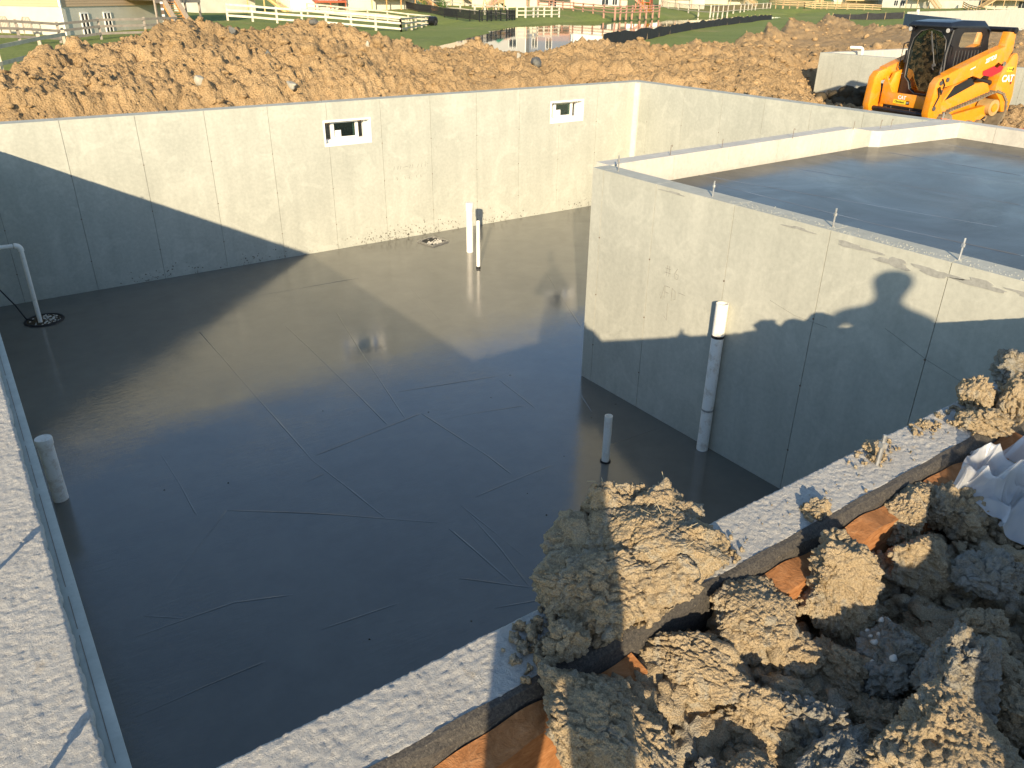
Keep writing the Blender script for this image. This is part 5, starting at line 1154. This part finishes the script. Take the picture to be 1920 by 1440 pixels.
house('h6','stone grey house whose gable shows in the pond beside the playhouse',11,9,azof('h6')-.25,SD['stone'],'tan',shift=-.45,wins=[(1.4,5.2,1.2,1.2),(7.6,3.2,1.6,1.7)],base=1.6,bmat=SD['cream'])
house('h7','slate blue house with two white windows mirrored in the pond',13,9,azof('h7')-.05,SD['slate'],'pink',shift=-.40,dk=[(-.5,4.2,3,2.6,(-.3,-1,-.3,1.2)),(6.0,12.6,3.2,2.6)],wins=[(5,3.3,1.2,1.9),(7.8,3.2,1.3,2.2),(1,2.9,1.9,2.),(2,6,1.4,1.5),(9,6,1.4,1.5)],basewins=[(8,.2,1.8,2.)])
house('h8','large white house with an outside stair, above the redwood fence',14,9,azof('h8')+.1,SD['white'],'pink',shift=-.45,dk=[(12.0,15.4,3,2.7,(14.,1,-.4,1.2))],wins=[(2.2,5.8,1.2,1.4),(6,5.8,1.2,1.4),(10,3.2,1.4,1.6)],basewins=[(8.3,.4,1.6,1.7),(10.6,.4,1.2,1.7)])
house('h9','cream house beyond the wire mesh fence',17,9,azof('h9')-.2,SD['cream'],'tan',shift=-.4,wins=W2_,base=1.2,bmat=SD['cream'],dk=[(13,17,3,2.2,(16.8,1,-.4,1.2))])
house((149.3,142.8,1.1),'grey house between the white house and the cream one',11,9,azof('h9'),SD['grey'],'pink',shift=-.5,wins=W2_,dk=[(1,8,3,2.6)])
house('h10','cream house behind the square fenced yard',16,9,azof('h10')+.1,SD['cream'],'tan',shift=-.35,wins=W2_+DR,base=1.0,bmat=SD['cream'],dk=[(3,12,3,1.4)])
house('h11','white and grey house with a tan deck, behind the loader cab',22,10,math.atan2(HP['h11r'][1]-HP['h11'][1],HP['h11r'][0]-HP['h11'][0])+math.radians(12),SD['grey'],'tan',shift=-.25,wins=[(2,3.6,1.6,1.6),(16,3.6,1.6,1.6)],basewins=[(3.2,.6,1.2,1.5),(5.0,.6,1.2,1.5)],dk=[(7.5,13.5,3,2.8,(13.4,1,-.5,1.3))],base=2.3)
house('h12','grey house with tan decks at the upper right corner of the photo',24,10,math.atan2(HP['h12r'][1]-HP['h12'][1],HP['h12r'][0]-HP['h12'][0])+math.radians(10),SD['slate'],'tan',shift=-.3,wins=[(3,3.6,1.6,1.6)],basewins=[(3.4,.5,1.2,1.5),(5.2,.5,1.2,1.5),(17,.5,1.8,1.8)],dk=[(8.5,20,3.2,2.7,(12,-1,-.5,1.3))],base=2.3)
# ---- fences
def fence(label,P,h,wood,rails=(.3,.75,1.2),pw=.13,rh=.13,rt=.05,mesh=False,name='rail_fence',cap=None,metal=False):
    P=[Vector(p) for p in P];t=thing(name,label,'fence',P[0]);b=P[0]
    for p in P:
        q=p-b;m=MB();m.box((q.x-pw/2,q.y-pw/2,q.z-.8),(q.x+pw/2,q.y+pw/2,q.z+h));po=local(m,'post',wood,t)
        if cap:
            m=MB();m.box((q.x-.09,q.y-.09,q.z+h+.001),(q.x+.09,q.y+.09,q.z+h+.03));m.box((q.x-.06,q.y-.06,q.z+h+.03),(q.x+.06,q.y+.06,q.z+h+.11));local(m,'solar_cap',cap,po)
    for a,c in zip(P[:-1],P[1:]):
        d=(c-a);n=Vector((-d.y,d.x,0)).normalized()*(-(pw/2+rt/2+.002)*(1 if (Vector((-d.y,d.x,0)).dot(Vector((a.x-CAM[0],a.y-CAM[1],0)))>0) else -1))
        for z in rails:
            m=MB();m.beam(a-b+n+Vector((0,0,z)),c-b+n+Vector((0,0,z)),rt,rh);local(m,'rail',wood,t)
        if metal or mesh:
            L=d.length;st=.11 if metal else .16;k=int(L/st);m=MB()
            for i in range(1,k):
                p=a-b+d*i/k;w=.010 if metal else .006;m.box((p.x-w,p.y-w,p.z+.05),(p.x+w,p.y+w,p.z+h-.05))
            if mesh:
                for z in np.arange(.15,h-.05,.15):m.beam(a-b+Vector((0,0,float(z))),c-b+Vector((0,0,float(z))),.008,.008)
            o=local(m,'picket' if metal else 'wire_mesh',wood if metal else WOOD['brown'],t);o['kind']='stuff'
    return t
def sub(P,maxd):
    out=[]
    for a,b in zip(P[:-1],P[1:]):
        n=max(1,int(round(math.dist(a[:2],b[:2])/maxd)))
        for i in range(n): out.append(tuple(a[j]+(b[j]-a[j])*i/n for j in range(3)))
    return out+[P[-1]]
fence('weathered grey three rail fence in front of the tan house',sub(FEN['F1'],3.2),1.45,WOOD['grey'],(.35,.85,1.3),pw=.16,rh=.17)
fence('near rail fence with solar cap lights at the left edge behind the dirt bank',sub(FEN['F2'],3.),1.35,WOOD['pale'],(.45,1.15),pw=.16,rh=.17,cap=MAT['grey'])
f2b=[(x+2.5,y-3.5,z+.05) for x,y,z in FEN['F2'][1:]];fence('shaded brown rail fence crossing in front of the solar cap fence',f2b[:2],1.0,WOOD['brown'],(.25,.9),pw=.14,rh=.20)
fence('long pale three rail fence coming down towards the pond',FEN['F3a'],1.5,WOOD['white'],(.35,.85,1.35),pw=.17,rh=.19)
fence('pale rail fence end running away beside the black tumbler',FEN['F3b'],1.35,WOOD['pale'],(.35,.8,1.25),pw=.17,rh=.16)
fence('pale back rail fence of the same yard, farther up the lawn',FEN['F3c'],1.4,WOOD['pale'],(.35,.85,1.3),pw=.17,rh=.18)
BM=MAT['blk']
fence('black metal fence slanting down to the pond corner',sub(FEN['F4'],9),1.2,BM,(.15,1.12),pw=.09,rh=.05,metal=True,name='metal_fence')
fence('black metal fence standing along the pond bank',sub(FEN['F4b'],1.6),1.25,BM,(.15,.65,1.15),pw=.12,rh=.06,metal=True,name='metal_fence')
fence('white three rail fence behind the black metal one',sub(FEN['F5'],8),1.5,WOOD['white'],(.5,1.3),pw=.2,rh=.14)
fence('short white rail fence on the far pond bank',FEN['F6'],1.55,WOOD['white'],(.35,.9,1.4),pw=.2,rh=.12)
fence('long redwood rail fence above the pond',FEN['F7'],1.35,WOOD['pink'],(.3,.75,1.2),pw=.2,rh=.15)
fence('white post and wire fence above the pond on the right',sub(FEN['F8'],5.),1.35,WOOD['white'],(1.25,.15),pw=.19,rh=.09,mesh=True)
fence('low tan rail fence of the square yard, front side',sub(FEN['F9'],4),1.3,WOOD['tan'],(.3,.8,1.2),pw=.17,rh=.16)
c=[(x+5*.9,y+14,z+.35) for x,y,z in (FEN['F9'][0],FEN['F9'][-1])]
fence('tan rail fence at the back of the square yard',sub(c,4),1.3,WOOD['tan'],(.3,.8,1.2),pw=.17,rh=.16)
fence('tan side fence at the left of the square yard',sub([FEN['F9'][0],c[0]],3),1.3,WOOD['tan'],(.3,.8,1.2),pw=.17,rh=.16)
fence('tan side fence at the right of the square yard',sub([FEN['F9'][-1],c[1]],3),1.3,WOOD['tan'],(.3,.8,1.2),pw=.17,rh=.16)
fence('pale rail fence at the upper right edge of the photo',sub(FEN['F10'],3.2),1.6,WOOD['pale'],(.5,1.4),pw=.2,rh=.2)
fence('curving tan rail fence between the two right hand houses',sub(FEN['F11'],3.5),1.3,WOOD['tan'],(.3,.8,1.2),pw=.2,rh=.2)
# ---- silt fences (black fabric along the near bank)
def silt(label,P,h):
    t=thing('silt_fence',label,'silt fence',(P[0][0],P[0][1],P[0][2]));b=Vector(P[0]);V=[];F=[];k=0
    for a,c in zip(P[:-1],P[1:]):
        n=max(2,int(math.dist(a,c)/1.2))
        for i in range(n):
            p=[a[j]+(c[j]-a[j])*i/n for j in range(3)];hh=h*(.85+.25*random.random())
            V+=[(p[0]-b.x,p[1]-b.y,p[2]-b.z-.5),(p[0]-b.x+random.uniform(-.06,.06),p[1]-b.y+random.uniform(-.06,.06),p[2]-b.z+hh)]
    n=len(V)//2
    V=V+[(x+.012,y-.012,z) for x,y,z in V]
    for i in range(n-1):F+=[[2*i,2*i+2,2*i+3,2*i+1],[2*n+2*i,2*n+2*i+1,2*n+2*i+3,2*n+2*i+2],[2*i+1,2*i+3,2*n+2*i+3,2*n+2*i+1]]
    mesh_obj('fabric',V,F,flat('black_silt_fabric',(.022,.024,.028),.7,.3,var=.3,sc=3),t,world=False)
    for i in range(0,n,2):
        x,y,z=V[2*i+1];m=MB();m.box((x-.03,y+.02,z-1.2),(x+.03,y+.08,z+.1));local(m,'stake',WOOD['tan'],t)
silt('black silt fence sagging along the near pond bank',[(*p,-.12) for p in SILT],.95)
silt('black silt fence on the lawn left of the far grey foundation',SILT2,.8)
# ---- garden things
px,py,pz=HP['barrel'];t=thing('compost_tumbler','round black tumbler standing at the end of the pale fence','tumbler',(px,py,pz),.4)
m=MB();m.tube([(0,-.45,.75),(0,-.40,.75),(0,.40,.75),(0,.45,.75)],[.40,.55,.55,.40],18);local(m,'drum',MAT['blk'],t)
for x in (-.45,.45):
    for y in (-.5,.5):
        m=MB();m.beam((x,y,0),(0,y,.8),.05,.05);local(m,'leg',MAT['grey'],t)
def playset(key,label,col,roofc,slide,rz,s=1.):
    px,py,pz=HP[key];t=thing('playset',label,'playset',(px,py,pz-.1),rz)
    for x in (-.8,.8):
        for y in (-.8,.8):
            m=MB();m.box((x*s-.07,y*s-.07,0),(x*s+.07,y*s+.07,2.9*s));local(m,'post',col,t)
    m=MB();m.box((-.9*s,-.9*s,1.35*s),(.9*s,.9*s,1.45*s));local(m,'platform',col,t)
    m=MB();m.add([(-1*s,-1*s,2.75*s),(1*s,-1*s,2.75*s),(1*s,1*s,2.75*s),(-1*s,1*s,2.75*s),(0,0,3.6*s)],[[0,1,4],[1,2,4],[2,3,4],[3,0,4],[3,2,1,0]]);local(m,'roof',roofc,t)
    m=MB();m.box((-.85*s,-.86*s,1.5*s),(.85*s,-.80*s,2.1*s));local(m,'side_panel',col,t)
    m=MB();m.add([(.85*s,-.35,1.4*s),(.85*s,.35,1.4*s),(2.9*s,.35,.15),(2.9*s,-.35,.15),(.85*s,-.35,1.3*s),(.85*s,.35,1.3*s),(2.9*s,.35,.07),(2.9*s,-.35,.07)],[[0,1,2,3],[7,6,5,4],[0,4,5,1],[1,5,6,2],[2,6,7,3],[3,7,4,0]]);local(m,'slide',slide,t)
    m=MB();m.beam((-.9*s,0,2.5*s),(-4.2*s,0,2.5*s),.12,.14);local(m,'swing_beam',col,t)
    for y in (-.9,.9):
        m=MB();m.beam((-4.2*s,0,2.5*s),(-4.2*s,y*s,0),.1,.1);local(m,'swing_leg',col,t)
    for x in (-2,-3.1):
        m=MB();m.box((x*s-.22,-.12,.6),(x*s+.22,.12,.65));m.beam((x*s-.2,0,.65),(x*s-.2,0,2.45*s),.02,.02);m.beam((x*s+.2,0,.65),(x*s+.2,0,2.45*s),.02,.02);local(m,'swing',slide,t)
G=lin('green_roof',(.02,.22,.13));Y=lin('yellow_plastic',(.80,.48,.03));B=lin('blue_plastic',(.10,.20,.55))
playset('red','red brown playset with a yellow slide above the redwood fence',WOOD['red'],WOOD['red'],Y,.6,1.15)
playset('play','small wooden playhouse with a green roof by the stone grey house',WOOD['tan'],G,G,.2,.8)
HP['gp']=(176.5,123.8,.85);playset('gp','playset with green slide inside the square fenced yard',WOOD['tan'],MAT['trim'],G,2.0,1.)
# deck furniture-like shed under the first deck, striped stake and lattice chairs by the tan wall
px,py,pz=HP['col'];t=thing('striped_stake','dark stake with pale stripes standing below the deck stairs','stake',(px,py,pz))
for k in range(5):
    m=MB();m.box((-.10,-.10,k*.5),(.10,.10,k*.5+.33));local(m,'dark_band',WOOD['brown'],t);m=MB();m.box((-.10,-.10,k*.5+.3305),(.10,.10,k*.5+.4995));local(m,'pale_band',MAT['trim'],t)
def chair_(label,p,rz):
    t=thing('patio_chair',label,'chair',p,rz,'patio chairs by the tan house')
    m=MB();m.tube([(-.45,0,.0),(-.45,0,1.1),(-.3,0,1.35),(.3,0,1.35),(.45,0,1.1),(.45,0,.0)],.05,6);local(m,'back_frame',WOOD['grey'],t)
    for k in range(5):m=MB();m.box((-.34+k*.16,-.02,.5),(-.30+k*.16,.02,1.3));local(m,'slat',WOOD['grey'],t)
    m=MB();m.box((-.45,-.7,.45),(.45,0,.52));local(m,'seat',WOOD['grey'],t)
a=math.radians(130.5);hx,hy,hz=HP['h1']
for i,(d,lb) in enumerate(((2.8,'patio chair against the tan house wall, the one nearer the corner'),(5.2,'patio chair against the tan house wall, the one farther left'))):
    chair_(lb,(hx+d*math.cos(a)-1.2*math.cos(math.radians(40.5)),hy+d*math.sin(a)-1.2*math.sin(math.radians(40.5)),hz+.1),a+math.pi)
# shrubs by the orange deck
def shrub(label,p,r):
    t=thing('shrub',label,'shrub',p);V=[];F=[]
    rs=np.random.default_rng(int(p[0]*10))
    for k in range(900):
        d=rs.normal(size=3);d/=np.linalg.norm(d);q=d*r*(.5+.5*rs.random())*(1+.25*math.sin(5*d[0]+3*d[1]))+np.array([0,0,r*.9]);u=rs.normal(size=3);u/=np.linalg.norm(u);v=np.cross(u,d);s=.10
        n=len(V);V+=[q-u*s,q+v*s*.6,q+u*s,q-v*s*.6];F.append([n,n+1,n+2,n+3])
    mesh_obj('foliage',V,F,lin('shrub_leaf',(.07,.13,.03),.7,.3,3),t,world=False);m=MB();m.tube([(0,0,-.3),(0,0,r)],.06,6);local(m,'stem',WOOD['brown'],t)
for (u,lb) in (((0.6,-5.2),'light green shrub left of the two below the orange deck'),((4.2,-5.4),'light green shrub right of the two below the orange deck')):
    px,py,pz=HP['h4'];shrub(lb,(px+6+u[0],py-4+u[1],pz-.2),1.3)
# ================================================================ THE OTHER FOUNDATIONS
MAT['shade_paint']=flat('grey_blue_painted_shade',(.14,.165,.20),.8,.3,var=.1,sc=2)  # shade on one wall stretch, painted as a dark blue-grey colour
f2a,_=wall('next foundation, front wall half hidden by the loader',(17.4,9.8),(17.1,-3.),-.22,[.55+i*P3 for i in range(13)],MAT['wall'],z0=.3,z1=2.3)
f2c,_=wall('next foundation, back wall behind the loader cab',(17.64,9.58),(30.,9.3),-.22,[.6+i*P3 for i in range(13)],MAT['curb'],z0=.3,z1=2.3)
tie(f2a,17.5,7.2,.10,z=2.3)
t=thing('bent_pipe','white bent pipe sticking out of the next foundation corner','pipe',(18.6,10.2,1.2))
m=MB();m.tube([(18.66,9.2,1.3),(18.66,9.2,2.36)]+[(18.66-.06*(1-math.cos(k*math.pi/12)),9.2+.05*(1-math.cos(k*math.pi/12)),2.36+.07*math.sin(k*math.pi/12)) for k in range(1,7)]+[(18.42,9.48,2.43)],.042,12);m.build('pipe_body',MAT['pvc'],t,True)
f3a,_=wall('far foundation beyond the loader, its front wall with painted shade',(59.4,32.1),(48.8,22.4),-.3,[.9+i*P3*2 for i in range(8)],MAT['shade_paint'],z0=.2,z1=2.62)
f3d,_=wall('far foundation beyond the loader, sunlit stretch right of the dark one',(48.7,22.3),(34.,9.),-.3,[.9+i*P3*2 for i in range(12)],MAT['curb'],z0=.2,z1=2.4)
f3b,_=wall('far foundation beyond the loader, long sunlit back wall',(59.9,31.9),(100.,40.),-.3,[.9+i*P3*2 for i in range(22)],MAT['curb'],z0=.2,z1=2.75)
m=MB();m.box((61.4,32.2,1.5),(61.55,32.35,2.92));m.build('bolt_post',MAT['trim'],f3b)
